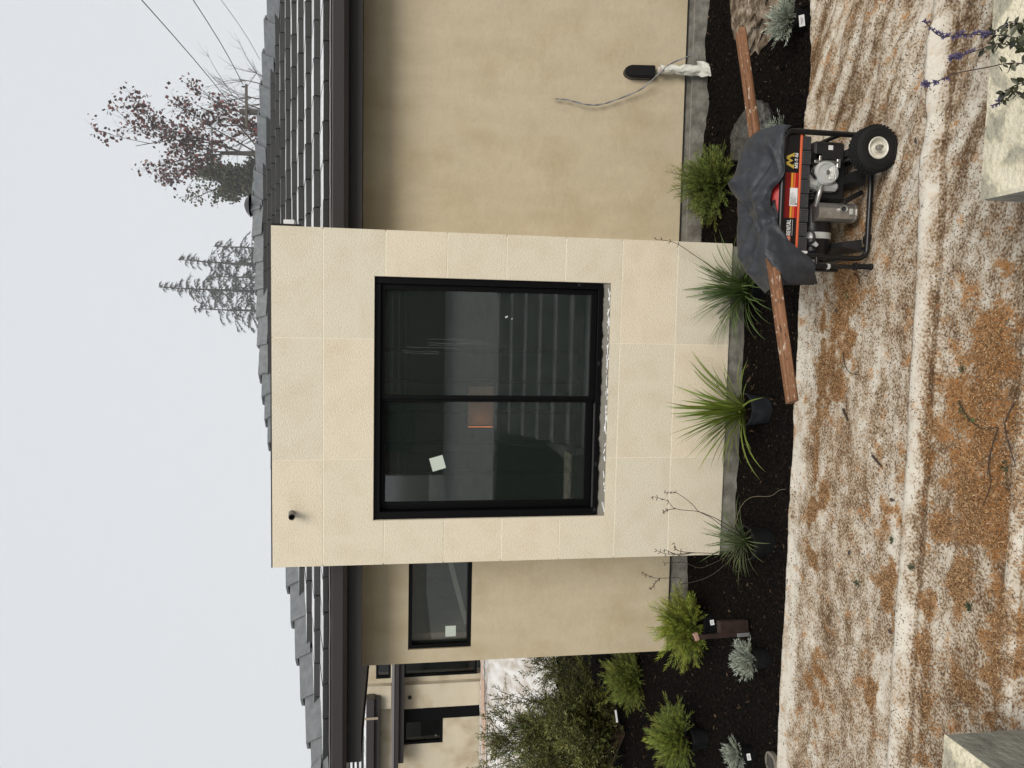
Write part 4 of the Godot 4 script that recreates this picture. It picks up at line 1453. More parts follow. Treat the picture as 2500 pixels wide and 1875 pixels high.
func make_bed_things() -> void:
	rng.seed = 41
	tag(obj("boulder", rock_mesh(Vector3(0.19, 0.11, 0.30), 3, 0.14, 0.45), M.rock, self, Transform3D(Basis(Vector3.UP, 0.3), Vector3(3.56, -0.10, 0.02))), "dark grey flat-topped boulder sunk in the soil behind the plank", "boulder")
	tag(obj("stone_slab", rock_mesh(Vector3(0.62, 0.16, 0.42), 4, 0.35, 0.8), M.slab_rock, self, Transform3D(Basis(Vector3.UP, 0.2), Vector3(4.83, -0.16, 0.02))), "broad weathered tan and brown boulder beyond the far end of the plank", "boulder")
	# plank
	var a := Vector3(1.523, 0.545, 1.993)
	var b := Vector3(3.885, 0.545, 1.135)
	var dx := (b - a).normalized()
	var bas := Basis(dx, Vector3.UP, dx.cross(Vector3.UP).normalized()).orthonormalized()
	var pl := MB.new()
	var nz := noise(19, 2.0, 4)
	var L := a.distance_to(b)
	var prof := [[-0.042, -0.018], [-0.042, 0.015], [-0.038, 0.019], [0.004, 0.019], [0.007, 0.014], [0.010, 0.019], [0.036, 0.018], [0.042, 0.010], [0.039, 0.0], [0.043, -0.010], [0.040, -0.018], [-0.042, -0.018]]
	var rows := []
	for i in 60:
		var row := []
		for q in prof:
			var s := L * i / 59.0
			row.append(Vector3(s - L * 0.5, q[1] + 0.002 * nz.get_noise_2d(s, q[1] * 30.0), q[0] + 0.0025 * nz.get_noise_2d(s * 0.8, q[0] * 30.0 + 9.0)))
		rows.append(row)
	pl.grid(rows)
	for e in [0, 59]:
		for k in range(1, prof.size() - 2):
			pl.flat(rows[e][0], rows[e][k], rows[e][k + 1], Color.WHITE, Vector3(-1 if e == 0 else 1, 0, 0))
	M.plank.uv1_triplanar = true
	M.plank.uv1_world_triplanar = false
	M.plank.uv1_scale = Vector3(0.45, 4.5, 4.5)
	tag(obj("plank", pl, M.plank, self, Transform3D(bas, (a + b) * 0.5)), "long reddish wooden plank with white paint scuffs lying across the covered generator", "plank")
	# stake with a short block
	var sk := thing("wooden_stake", "weathered wooden stake nailed to a short block beside the potted shrub", "stake", Vector3(-0.56, -0.135, 0.30))
	var s1 := MB.new()
	s1.box(Transform3D(Basis.from_euler(Vector3(0.03, 0.2, 0.02)), Vector3(-0.01, 0.245, 0.03)), Vector3(0.036, 0.50, 0.020), 0.003)
	obj("post", s1, M.old_wood, sk)
	var s2 := MB.new()
	s2.box(Transform3D(Basis.from_euler(Vector3(0.0, 0.25, 0.0)), Vector3(0.025, 0.125, -0.02)), Vector3(0.13, 0.25, 0.075), 0.005)
	obj("block", s2, M.old_wood, sk)
	var s3 := MB.new()
	s3.box(Transform3D(Basis.from_euler(Vector3(0.1, 0.2, 0.3)), Vector3(-0.005, 0.47, 0.04)), Vector3(0.060, 0.040, 0.035), 0.006)
	obj("cap_piece", s3, mat("pink_wood", lin(0.32, 0.19, 0.15), 0.85), sk)
	var s4 := MB.new()
	s4.box(Transform3D(Basis.from_euler(Vector3(0.03, 0.2, 0.02)), Vector3(-0.008, 0.06, 0.0425)), Vector3(0.030, 0.11, 0.003), 0.001)
	obj("zinc_plate", s4, mat("zinc", lin(0.30, 0.31, 0.32), 0.5, 0.5), sk)
	# vent hood, wrapped conduit, loose cable at the right-hand wall
	var vh := MB.new()
	for st in [[0.058, 0.0, 0.055], [0.052, 0.055, 0.068], [0.043, 0.068, 0.076]]:
		var poly := PackedVector2Array()
		for i in 17:
			var t := PI * i / 16.0
			poly.append(Vector2(cos(t) * st[0], 0.09 + sin(t) * (st[0] + 0.028)))
		poly.append(Vector2(-st[0], -0.11))
		poly.append(Vector2(st[0], -0.11))
		vh.prism(poly, Transform3D(Basis(), Vector3(0, 0, st[1])), st[2] - st[1])
	tag(obj("vent_hood", vh, mat("gloss_black", lin(0.010, 0.011, 0.013), 0.28, 0.0, 0.5), self, Transform3D(Basis(Vector3(0, 0, 1), 0.05), Vector3(4.286, 0.547, -0.899))), "glossy black rounded vent hood fixed low on the right-hand wall", "vent hood")
	var cd := thing("conduit_stub", "conduit stub wrapped in torn clear plastic rising from the footing below the vent hood", "conduit", Vector3(4.33, -0.15, -0.83))
	var pm := MB.new()
	pm.tube([Vector3(0, -0.05, 0), Vector3(-0.02, 0.56, -0.01)], 0.028, 12)
	obj("pipe", pm, M.wrap, cd)
	var wn := noise(27, 9.0, 4)
	for w in [[-0.02, 0.36, 0.044], [0.30, 0.55, 0.036]]:
		var rows2 := []
		for i in 22:
			var f := i / 21.0
			var y := lerpf(w[0], w[1], f)
			var row := []
			for j in 19:
				var t := TAU * j / 18.0
				var r: float = w[2] * (1.0 + 0.5 * wn.get_noise_3d(cos(t) * 0.25, y * 0.7, sin(t) * 0.25)) + (0.012 if f > 0.92 or f < 0.05 else 0.0) * wn.get_noise_2d(t * 2.0, 3.0)
				row.append(Vector3(cos(t) * r - 0.035 * y + 0.012 * wn.get_noise_1d(y), y + 0.02 * wn.get_noise_2d(t, w[0] * 9.0), sin(t) * r + 0.012))
			rows2.append(row)
		var wm := MB.new()
		wm.grid(rows2)
		var pmt := mat("film%d" % int(w[0] * 10), Color(0.86, 0.86, 0.82), 0.3)
		obj("plastic_wrap", wm, pmt, cd)
	var fl := MB.new()
	for k in 4:
		var q := Vector3(rnd(-0.06, 0.06), rnd(0.12, 0.33), 0.045)
		var rr := []
		for i in 5:
			var row := []
			for j in 4:
				row.append(q + Vector3((j - 1.5) * 0.02 + 0.01 * sin(i * 1.3 + k), -i * 0.03 + 0.004 * j, 0.012 * sin(i * 1.7 + j + k)))
			rr.append(row)
		fl.grid(rr)
	obj("torn_film", fl, M.film0, cd)
	var rt := MB.new()
	rt.bx(-0.045, 0.505, 0.026, -0.012, 0.545, 0.032)
	obj("red_tape", rt, M.red_item, cd)
	var cpts := spline([Vector3(4.45, 0.10, -0.80), Vector3(4.36, 0.30, -0.80), Vector3(4.267, 0.407, -0.78), Vector3(4.127, 0.561, -0.83), Vector3(4.019, 0.794, -0.85), Vector3(3.965, 0.95, -0.85), Vector3(3.955, 1.08, -0.84), Vector3(3.985, 1.24, -0.85), Vector3(3.993, 1.36, -0.86)], 8)
	var cbm := MB.new()
	for s in 2:
		var tw := []
		for i in cpts.size():
			var t := i * 0.55 + PI * s
			tw.append(cpts[i] + Vector3(cos(t), 0.0, sin(t)) * 0.0042)
		cbm.tube(tw, 0.0046, 6)
	var co := tag(obj("loose_cable", cbm, M.cable, self), "twisted grey cable curling up the right-hand wall from the conduit", "cable")
	var tip := MB.new()
	tip.tube([Vector3(3.993, 1.355, -0.86), Vector3(3.995, 1.40, -0.865)], [0.006, 0.002], 6)
	obj("bare_end", tip, mat("bare_end", lin(0.5, 0.38, 0.2), 0.6), co)
	# scupper pipe high on the bay
	var sp := MB.new()
	var tdir := Transform3D(Basis(Vector3.RIGHT, PI / 2 + 0.14) , Vector3(0.43, 3.565, -0.02))
	sp.lathe(tdir, [Vector2(0.0, 0.001), Vector2(0.022, 0.001), Vector2(0.022, 0.132), Vector2(0.026, 0.135), Vector2(0.026, 0.0)], 18)
	tag(obj("scupper_pipe", sp, mat("scupper", lin(0.13, 0.12, 0.11), 0.5), self), "small grey drain pipe sticking out near the top of the stone bay", "pipe")
	var wp := MB.new()
	wp.bx(2.677, 3.575, -0.36, 2.735, 3.66, -0.28, 0.004)
	tag(obj("white_bracket", wp, M.white_card, self), "small white bracket on the roof edge beside the top of the bay", "bracket")
	# valve cover ring at the left edge of the cloth
	var vc := thing("valve_cover", "round ribbed valve box lid at the left edge of the soil", "valve cover", Vector3(-1.40, -0.125, 0.79))
	var vm := MB.new()
	vm.lathe(Transform3D(), [Vector2(0.085, -0.02), Vector2(0.085, 0.012), Vector2(0.070, 0.016), Vector2(0.068, 0.008), Vector2(0.0, 0.008)], 24)
	obj("lid", vm, mat("lid", lin(0.16, 0.14, 0.11), 0.8), vc)
	for k in 6:
		var rm := MB.new()
		rm.box(Transform3D(Basis(), Vector3(0, 0.010, -0.05 + 0.02 * k)), Vector3(0.10, 0.006, 0.007), 0.001)
		obj("rib", rm, M.black_plastic, vc)

# ---------------------------------------------------------------- plants
func blade_mesh(a0: float, bend: float, len: float, w: float, base: Color, tip: Color) -> ArrayMesh:
	var m := MB.new()
	var q := Vector3.ZERO
	var rows := []
	var cols := []
	var n := 9
	for i in n + 1:
		var s := float(i) / n
		var ang := a0 + bend * pow(s, 1.6)
		var d := Vector3(0, cos(ang), sin(ang))
		if i > 0:
			q += d * len / n
		var up := Vector3(0, -sin(ang), cos(ang))
		var hw := w * 0.5 * (0.55 + 0.9 * s) if s < 0.5 else w * 0.5 * (1.0 - pow((s - 0.5) * 2.0, 1.5)) + 0.0004
		rows.append([q + Vector3(-hw, 0, 0) + up * hw * -0.35, q, q + Vector3(hw, 0, 0) + up * hw * -0.35])
		var c := base.lerp(tip, s)
		cols.append([c, c * Color(0.85, 0.85, 0.85, 1), c])
	m.grid(rows, null, cols)
	return m.done()

func grassy(called: String, label: String, category: String, at: Vector3, n: int, len: Vector2, w: float, spread: float, stiff: float, base: Color, tip: Color) -> Node3D:
	var t := thing(called, label, category, at)
	var kinds := []
	for k in 12:
		var f := k / 11.0
		kinds.append(blade_mesh(lerpf(0.06, spread, f), lerpf(0.35, 1.5, rng.randf()) * (1.0 - stiff) * (0.4 + f), 1.0, w, base * Color(1, 1, 1, 1), tip * lerpf(0.75, 1.25, rng.randf())))
	for i in n:
		var k := rng.randi() % 12
		var l := rnd(len.x, len.y)
		var az := rnd(0, TAU)
		var b := Basis(Vector3.UP, az) * Basis.from_euler(Vector3(rnd(-0.1, 0.1), 0, rnd(-0.12, 0.12)))
		b = b.scaled(Vector3(l, l, l))
		put("leaf", kinds[k], M.leaf, t, Transform3D(b, Vector3(sin(az) * 0.02 + rnd(-0.03, 0.03), 0.0, cos(az) * 0.02 + rnd(-0.03, 0.03))))
	return t

func pot(parent: Node3D, at: Vector3, r: float, h: float, tilt := Vector3.ZERO, skin := "pot_dark") -> void:
	var t := Transform3D(Basis.from_euler(tilt), at)
	var m := MB.new()
	m.lathe(t, [Vector2(0.0, 0.0), Vector2(r * 0.80, 0.0), Vector2(r * 0.84, 0.02), Vector2(r * 0.97, h * 0.86), Vector2(r * 1.04, h * 0.87), Vector2(r * 1.05, h), Vector2(r * 0.98, h + 0.002), Vector2(r * 0.94, h * 0.88)], 28)
	obj("pot", m, M[skin], parent)
	var s := MB.new()
	s.lathe(t, [Vector2(r * 0.95, h * 0.86), Vector2(r * 0.5, h * 0.9), Vector2(0.0, h * 0.92)], 18)
	obj("potting_soil", s, M.soil_base, parent)

func pot_label(parent: Node3D, t: Transform3D, w: float, h: float) -> void:
	var m := MB.new()
	m.box(t, Vector3(w, h, 0.0015))
	var o := obj("label_card", m, M.white_card, parent)
	var k := MB.new()
	for i in 2:
		k.box(t * Transform3D(Basis(), Vector3(0.0, h * (0.12 - 0.26 * i), 0.001)), Vector3(w * [0.7, 0.45][i], h * 0.09, 0.0006))
	obj("print", k, M.ink, o)

func sprig_mesh(needles: int, nl: float, nw: float, ang: float, dark: Color, light: Color, curl := 0.12) -> ArrayMesh:
	var m := MB.new()
	var pts := []
	for i in 5:
		var s := i / 4.0
		pts.append(Vector3(curl * s * s, s, 0.03 * sin(s * 3.0)))
	m.tube(pts, [0.012, 0.011, 0.009, 0.007, 0.004], 3, dark * Color(1.2, 0.9, 0.7, 1), false)
	for i in needles:
		var s := (i + 0.5) / needles * 0.92 + 0.08
		var q := Vector3(curl * s * s, s, 0.03 * sin(s * 3.0))
		var az := i * 2.4 + rnd(-0.3, 0.3)
		var aa := ang * rnd(0.7, 1.3)
		var d := Vector3(cos(az) * sin(aa), cos(aa), sin(az) * sin(aa))
		var l := nl * rnd(0.7, 1.2)
		var w := d.cross(Vector3(rnd(-1, 1), rnd(-1, 1), rnd(-1, 1))).normalized() * nw * 0.5
		var col := dark.lerp(light, clampf(s * 0.9 + rnd(-0.15, 0.2), 0, 1))
		var nn := d.cross(w).normalized()
		m.tri(q, q + d * l * 0.45 + w, q + d * l, nn, nn, nn, col, col, col)
		m.tri(q, q + d * l, q + d * l * 0.45 - w, nn, nn, nn, col, col, col)
	return m.done()

func aim(d: Vector3, roll: float, s: float) -> Basis:
	var y := d.normalized()
	var x := y.cross(Vector3(0.31, 0.2, 0.93)).normalized()
	return (Basis(x, y, x.cross(y)) * Basis(Vector3.UP, roll)).scaled_local(Vector3(s, s, s))

func feathery(label: String, at: Vector3, rad: float, high: float, n: int, lens: Vector2, dark: Color, light: Color, group: String) -> Node3D:
	var t := thing("feathery_shrub", label, "shrub", at, group)
	for v in 2:
		var mesh := sprig_mesh(40, 0.20, 0.016, 0.48, dark, light, 0.16 + 0.1 * v)
		var places := []
		var tints := []
		for i in n / 2:
			var az := rnd(0, TAU)
			var th := pow(rng.randf(), 0.75) * 1.45
			var d := Vector3(sin(th) * cos(az), cos(th), sin(th) * sin(az))
			var start := Vector3(d.x * rad, d.y * high, d.z * rad) * rnd(0.05, 0.62)
			var dd := (d + Vector3(rnd(-0.35, 0.35), rnd(-0.35, 0.25), rnd(-0.35, 0.35))).normalized()
			places.append(Transform3D(aim(dd, rnd(0, TAU), rnd(lens.x, lens.y) * (1.0 if rng.randf() < 0.85 else 1.55)), start + Vector3(0, 0.03, 0)))
			var g := rnd(0.6, 1.3)
			tints.append(Color(g * rnd(0.85, 1.15), g, g * rnd(0.8, 1.1)))
		scatter("foliage", mesh, M.needle, t, places, tints)
	var st := MB.new()
	for i in 14:
		var az := TAU * i / 14.0
		st.tube(spline([Vector3(0, -0.03, 0), Vector3(cos(az) * rad * 0.25, high * 0.3, sin(az) * rad * 0.25), Vector3(cos(az) * rad * 0.7, high * rnd(0.35, 0.6), sin(az) * rad * 0.7)], 3), 0.003, 4, Color(0.06, 0.04, 0.025), false)
	obj("stems", st, M.bark, t)
	return t

func silver(label: String, at: Vector3, rad: float, n: int, pot_r: float, pot_h: float) -> Node3D:
	var t := thing("silver_plant", label, "potted plant" if pot_r > 0.0 else "plant", at, "small silver-leaved plants")
	var y := 0.0
	if pot_r > 0.0:
		pot(t, Vector3.ZERO, pot_r, pot_h)
		y = pot_h * 0.9
	var mesh := sprig_mesh(20, 0.26, 0.045, 0.5, Color(0.17, 0.20, 0.16), Color(0.36, 0.41, 0.34), 0.2)
	var places := []
	var tints := []
	for i in n:
		var az := rnd(0, TAU)
		var th := pow(rng.randf(), 0.7) * 1.35
		var d := Vector3(sin(th) * cos(az), cos(th), sin(th) * sin(az))
		places.append(Transform3D(aim(d + Vector3(rnd(-0.3, 0.3), rnd(-0.1, 0.3), rnd(-0.3, 0.3)), rnd(0, TAU), rad * rnd(0.45, 0.75)), Vector3(0, y, 0) + d * rad * rnd(0.1, 0.45)))
		var g := rnd(0.7, 1.25)
		tints.append(Color(g, g, g))
	scatter("foliage", mesh, M.needle, t, places, tints)
	return t

func flower_stem(parent: Node3D, pts: Array, off: Vector3, col: Color, buds: bool) -> void:
	var w := []
	for q in pts:
		w.append(q - off)
	var sp := spline(w, 5)
	var rad := []
	for i in sp.size():
		rad.append(lerpf(0.0034, 0.0019, float(i) / (sp.size() - 1)))
	var m := MB.new()
	m.tube(sp, rad, 5, col)
	if buds:
		for k in 4:
			var e: Vector3 = sp[sp.size() - 1 - k * 2]
			for j in 2:
				var d := Vector3(rnd(-1, 1), rnd(0.0, 1.0), rnd(-0.5, 0.8)).normalized()
				m.tube([e, e + d * 0.014, e + d * 0.026], [0.0015, 0.003, 0.0016], 4, Color(0.045, 0.03, 0.025))
	obj("flower_stem", m, M.bark, parent)

func make_plants() -> void:
	rng.seed = 53
	var g := "yellow-green feathery shrubs in the bed"
	var dk := Color(0.045, 0.065, 0.015)
	feathery("wide feathery green shrub against the right-hand wall between bay and vent hood", Vector3(3.23, -0.10, -0.48), 0.29, 0.28, 800, Vector2(0.11, 0.20), dk, Color(0.19, 0.235, 0.05), g)
	var e := feathery("bright feathery shrub in a labelled pot under the left wing wall", Vector3(-0.80, 0.0, -0.40), 0.31, 0.29, 850, Vector2(0.11, 0.20), dk, Color(0.31, 0.36, 0.05), g)
	pot(e, Vector3(0.05, -0.15, 0.04), 0.11, 0.15)
	pot_label(e, Transform3D(Basis.from_euler(Vector3(-0.15, 0.2, 0.15)), Vector3(0.105, -0.06, 0.175)), 0.045, 0.035)
	feathery("small feathery shrub further back by the corner of the left wing", Vector3(-2.18, -0.10, -2.2), 0.30, 0.36, 560, Vector2(0.13, 0.22), dk, Color(0.23, 0.28, 0.05), g)
	var j := feathery("feathery shrub in a pot at the left edge of the bed", Vector3(-1.88, 0.06, -0.42), 0.25, 0.27, 640, Vector2(0.11, 0.19), dk, Color(0.24, 0.30, 0.05), g)
	pot(j, Vector3(0.0, -0.18, 0.02), 0.10, 0.16)
	feathery("feathery shrub behind the big olive shrub, cut by the left edge", Vector3(-4.95, -0.12, -6.0), 0.42, 1.05, 420, Vector2(0.18, 0.30), dk, Color(0.20, 0.22, 0.05), g)
	# strap-leaved plants
	var c := grassy("strap_leaf_plant", "strap-leaved plant with long stiff green blades in a black nursery pot", "potted plant", Vector3(1.30, 0.035, 0.40), 105, Vector2(0.36, 0.66), 0.034, 1.12, 0.52, Color(0.10, 0.13, 0.018), Color(0.16, 0.22, 0.035))
	pot(c, Vector3(0.0, -0.175, 0.02), 0.125, 0.20, Vector3(0.08, 0, -0.03), "pot")
	var bl := MB.new()
	for i in 60:
		var az := rnd(0, TAU)
		var d := Vector3(cos(az), rnd(-0.4, 0.5), sin(az)).normalized()
		bl.tube(spline([Vector3(0, 0.0, 0), d * 0.06, d * 0.12 + Vector3.DOWN * 0.02], 2), 0.0012, 3, Color(0.16, 0.12, 0.07), false)
	stuff(obj("dry_thatch", bl, M.bark, c))
	var s := grassy("sedge_plant", "dense dark green sedge with arching blades beside the grey cover", "plant", Vector3(2.27, -0.08, 0.14), 250, Vector2(0.28, 0.58), 0.022, 1.2, 0.25, Color(0.045, 0.07, 0.018), Color(0.11, 0.17, 0.05))
	pot(s, Vector3(0, -0.1, 0), 0.12, 0.12)
	flower_stem(s, [Vector3(2.36, 0.1, 0.12), Vector3(2.52, 0.38, 0.14), Vector3(2.62, 0.56, 0.14), Vector3(2.64, 0.72, 0.14)], Vector3(2.27, -0.08, 0.14), Color(0.05, 0.03, 0.022), true)
	var kp := grassy("kangaroo_paw_plant", "untidy tufted plant with spent branching flower stems in a dark pot", "potted plant", Vector3(0.29, 0.06, 0.55), 130, Vector2(0.16, 0.38), 0.024, 1.35, 0.35, Color(0.045, 0.065, 0.022), Color(0.105, 0.14, 0.05))
	pot(kp, Vector3(0.0, -0.195, 0.03), 0.125, 0.20, Vector3(0.05, 0, 0.04))
	var off := Vector3(0.29, 0.06, 0.55)
	var br := Color(0.035, 0.024, 0.018)
	flower_stem(kp, [Vector3(0.42, 0.14, 0.55), Vector3(0.545, 0.077, 0.5), Vector3(0.62, -0.01, 0.5), Vector3(0.655, -0.10, 0.62), Vector3(0.73, -0.10, 0.75), Vector3(0.755, -0.105, 0.83)], off, Color(0.12, 0.10, 0.06), false)
	flower_stem(kp, [Vector3(0.32, 0.1, 0.53), Vector3(0.396, 0.229, 0.5), Vector3(0.463, 0.322, 0.5), Vector3(0.514, 0.425, 0.5), Vector3(0.574, 0.483, 0.5), Vector3(0.634, 0.563, 0.5), Vector3(0.67, 0.631, 0.5), Vector3(0.665, 0.707, 0.5)], off, br, true)
	flower_stem(kp, [Vector3(0.35, 0.1, 0.55), Vector3(0.429, 0.231, 0.5), Vector3(0.474, 0.323, 0.5), Vector3(0.514, 0.436, 0.5), Vector3(0.539, 0.615, 0.5), Vector3(0.604, 0.689, 0.5), Vector3(0.638, 0.805, 0.5)], off, br, true)
	flower_stem(kp, [Vector3(0.539, 0.615, 0.5), Vector3(0.529, 0.686, 0.5), Vector3(0.508, 0.707, 0.5)], off, br, true)
	flower_stem(kp, [Vector3(0.24, 0.08, 0.53), Vector3(0.179, 0.242, 0.5), Vector3(0.185, 0.445, 0.5), Vector3(0.18, 0.656, 0.5), Vector3(0.209, 0.751, 0.5)], off, br, true)
	flower_stem(kp, [Vector3(0.184, 0.434, 0.5), Vector3(0.205, 0.58, 0.5), Vector3(0.27, 0.615, 0.5)], off, br, true)
	flower_stem(kp, [Vector3(0.185, 0.467, 0.5), Vector3(0.172, 0.578, 0.5), Vector3(0.219, 0.691, 0.5)], off, br, true)
	flower_stem(kp, [Vector3(0.22, 0.08, 0.53), Vector3(0.10, 0.28, 0.5), Vector3(0.064, 0.407, 0.5), Vector3(0.111, 0.531, 0.5), Vector3(0.11, 0.681, 0.5)], off, br, true)
	flower_stem(kp, [Vector3(0.20, 0.08, 0.52), Vector3(0.0, 0.3, 0.5), Vector3(-0.062, 0.547, 0.5), Vector3(-0.013, 0.56, 0.5), Vector3(-0.006, 0.76, 0.5), Vector3(0.041, 0.86, 0.5)], off, br, true)
	flower_stem(kp, [Vector3(-0.008, 0.72, 0.5), Vector3(-0.05, 0.76, 0.5), Vector3(-0.097, 0.79, 0.5)], off, br, true)
	# silver-leaved plants
	var sm := silver("silver plant in a black pot with a white label before the tan boulder", Vector3(4.17, -0.15, 0.72), 0.17, 130, 0.085, 0.13)
	pot_label(sm, Transform3D(Basis.from_euler(Vector3(-0.1, -0.25, 0.28)), Vector3(-0.04, 0.085, 0.092)), 0.075, 0.04)
	silver("silver plant in a black pot between the wooden stake and the drop cloth", Vector3(-0.64, -0.15, 0.62), 0.165, 150, 0.085, 0.15)
	var sk2 := silver("silver plant in a labelled pot at the left edge near the valve cover", Vector3(-1.53, -0.15, 0.45), 0.14, 120, 0.075, 0.12)
	pot_label(sk2, Transform3D(Basis.from_euler(Vector3(-0.1, 0.3, 0.1)), Vector3(0.03, 0.08, 0.083)), 0.05, 0.03)
	silver("silver plant peeping out behind the grey cover by the plank", Vector3(3.42, -0.11, 0.52), 0.15, 90, 0.0, 0.0)
	make_big_shrub()
	make_sage()

func make_big_shrub() -> void:
	var at := Vector3(-3.15, -0.10, -2.75)
	var t := thing("olive_shrub", "large loose olive-green shrub with thin bare stems left of the house corner", "shrub", at)
	var wood := MB.new()
	var places := [[], []]
	var tints := [[], []]
	for i in 58:
		var az := rnd(0, TAU)
		var out := rnd(0.15, 1.2)
		var hgt := rnd(0.75, 2.1) * (1.1 - 0.35 * out)
		var b := Vector3(cos(az) * out, hgt, sin(az) * out * 0.9)
		var a := Vector3(cos(az) * 0.05, 0, sin(az) * 0.05)
		var pts := spline([a, a.lerp(b, 0.4) + Vector3(rnd(-0.1, 0.1), rnd(-0.05, 0.2), rnd(-0.1, 0.1)), b], 5)
		var rad := []
		for k in pts.size():
			rad.append(lerpf(0.012, 0.003, float(k) / (pts.size() - 1)))
		wood.tube(pts, rad, 4, Color(0.11, 0.075, 0.05), false)
		for k in 60:
			var s := rnd(0.30, 1.0)
			var q: Vector3 = pts[int(s * (pts.size() - 1))] + Vector3(rnd(-1, 1), rnd(-1, 1), rnd(-1, 1)) * 0.09
			var d := ((b - a).normalized() * 0.6 + Vector3(rnd(-1, 1), rnd(-0.4, 0.9), rnd(-1, 1))).normalized()
			var v := rng.randi() % 2
			places[v].append(Transform3D(aim(d, rnd(0, TAU), rnd(0.14, 0.32)), q))
			var g := rnd(0.5, 1.35)
			tints[v].append(Color(g * rnd(0.9, 1.15), g, g * 0.95))
	obj("stems", wood, M.bark, t)
	for v in 2:
		var mesh := sprig_mesh(20, 0.20, 0.05, 0.75, Color(0.07, 0.08, 0.024), Color(0.16, 0.175, 0.05), 0.15 + 0.15 * v)
		scatter("foliage", mesh, M.needle, t, places[v], tints[v])
	var tg := MB.new()
	tg.box(Transform3D(Basis.from_euler(Vector3(0.0, 0.3, 0.1)), Vector3(0.46, 0.24, 0.45)), Vector3(0.14, 0.022, 0.002))
	obj("plant_tag", tg, M.white_card, t)

func make_sage() -> void:
	var at := Vector3(2.80, 0.46, 3.86)
	var t := thing("purple_sage", "purple-flowered sage with small dark leaves at the lower right corner", "plant", at)
	var lc := [Color(0.045, 0.05, 0.022), Color(0.03, 0.034, 0.018), Color(0.065, 0.068, 0.03)]
	var lm := []
	for k in 3:
		var m := MB.new()
		var rows := []
		var cols := []
		for i in 7:
			var s := i / 6.0
			var hw := 0.26 * sin(PI * pow(s, 0.8)) + 0.004
			rows.append([Vector3(-hw, s, 0.06 * sin(s * 3.0)), Vector3(0, s - 0.0, -0.05 + 0.05 * s), Vector3(hw, s, 0.06 * sin(s * 3.0 + 0.5))])
			cols.append([lc[k], lc[k] * Color(0.8, 0.8, 0.8, 1), lc[k]])
		m.grid(rows, null, cols)
		lm.append(m.done())
	var petal := MB.new()
	for k in 5:
		var d := Vector3(cos(k * 1.256), 0.7, sin(k * 1.256)).normalized()
		petal.tube([Vector3.ZERO, d * 0.5, d], [0.12, 0.2, 0.03], 5, Color(0.06, 0.045, 0.10), true, Color(0.12, 0.10, 0.21))
	petal.tube([Vector3(0, -0.35, 0), Vector3(0, 0.25, 0)], [0.06, 0.22], 5, Color(0.03, 0.022, 0.03))
	var pmesh := petal.done()
	var stems := [
		[[2.80, 0.50, 3.84], [2.825, 0.769, 3.75], [2.832, 0.842, 3.75], [2.839, 0.914, 3.75], [2.836, 0.97, 3.75], [2.832, 1.054, 3.75], [2.82, 1.127, 3.75], [2.856, 1.18, 3.75]],
		[[2.79, 0.50, 3.84], [2.818, 0.739, 3.72], [2.827, 0.885, 3.72], [2.82, 0.923, 3.72], [2.795, 0.988, 3.72], [2.782, 1.029, 3.72], [2.769, 1.062, 3.72]],
		[[2.77, 0.50, 3.86], [2.752, 0.793, 3.78], [2.747, 0.906, 3.78], [2.73, 0.979, 3.78], [2.704, 1.088, 3.78], [2.688, 1.124, 3.78], [2.673, 1.159, 3.78], [2.663, 1.195, 3.78]],
		[[2.74, 0.50, 3.88], [2.647, 0.804, 3.80], [2.659, 0.922, 3.80], [2.63, 0.943, 3.80], [2.612, 0.97, 3.80]],
		[[2.84, 0.50, 3.82], [2.885, 0.725, 3.70], [2.896, 0.795, 3.70], [2.901, 0.834, 3.70], [2.861, 0.928, 3.70]],
		[[2.78, 0.50, 3.86], [2.77, 0.70, 3.82], [2.76, 0.84, 3.80], [2.80, 0.90, 3.79]],
		[[2.72, 0.50, 3.86], [2.69, 0.68, 3.80], [2.70, 0.80, 3.78], [2.69, 0.87, 3.77]]]
	for si in stems.size():
		var pts := []
		for q in stems[si]:
			pts.append(Vector3(q[0], q[1], q[2]) - at)
		var sp := spline(pts, 5)
		var m := MB.new()
		m.tube(sp, 0.0017, 5, Color(0.07, 0.05, 0.05))
		obj("stem", m, M.bark, t)
		for i in sp.size():
			var y: float = sp[i].y + at.y
			if y < 0.955 and y > 0.56:
				for k in 2:
					var d := Vector3(rnd(-1, 1), rnd(-0.5, 0.8), rnd(-1, 1)).normalized()
					put("leaf", lm[rng.randi() % 3], M.leaf, t, Transform3D(aim(d, rnd(0, TAU), rnd(0.016, 0.034)), sp[i] + d * 0.003))
			if si < 5 and i > sp.size() * (0.62 if si != 0 else 0.5):
				for k in 2:
					if rng.randf() < 0.35:
						continue
					var d := Vector3(rnd(-1, 1), rnd(0.0, 0.9), rnd(-1, 1)).normalized()
					put("flower", pmesh, M.plain, t, Transform3D(aim(d, rnd(0, TAU), rnd(0.008, 0.014)), sp[i] + d * 0.004))

# ---------------------------------------------------------------- generator
func loop_pts(x0: float, y0: float, x1: float, y1: float, z: float, r: float) -> Array:
	var out := []
	for c in [[x1 - r, y1 - r, 0.0], [x0 + r, y1 - r, PI / 2], [x0 + r, y0 + r, PI], [x1 - r, y0 + r, PI * 1.5]]:
		for i in 6:
			var t: float = c[2] + PI / 2 * i / 5.0
			out.append(Vector3(c[0] + cos(t) * r, c[1] + sin(t) * r, z))
	out.append(out[0])
	return out

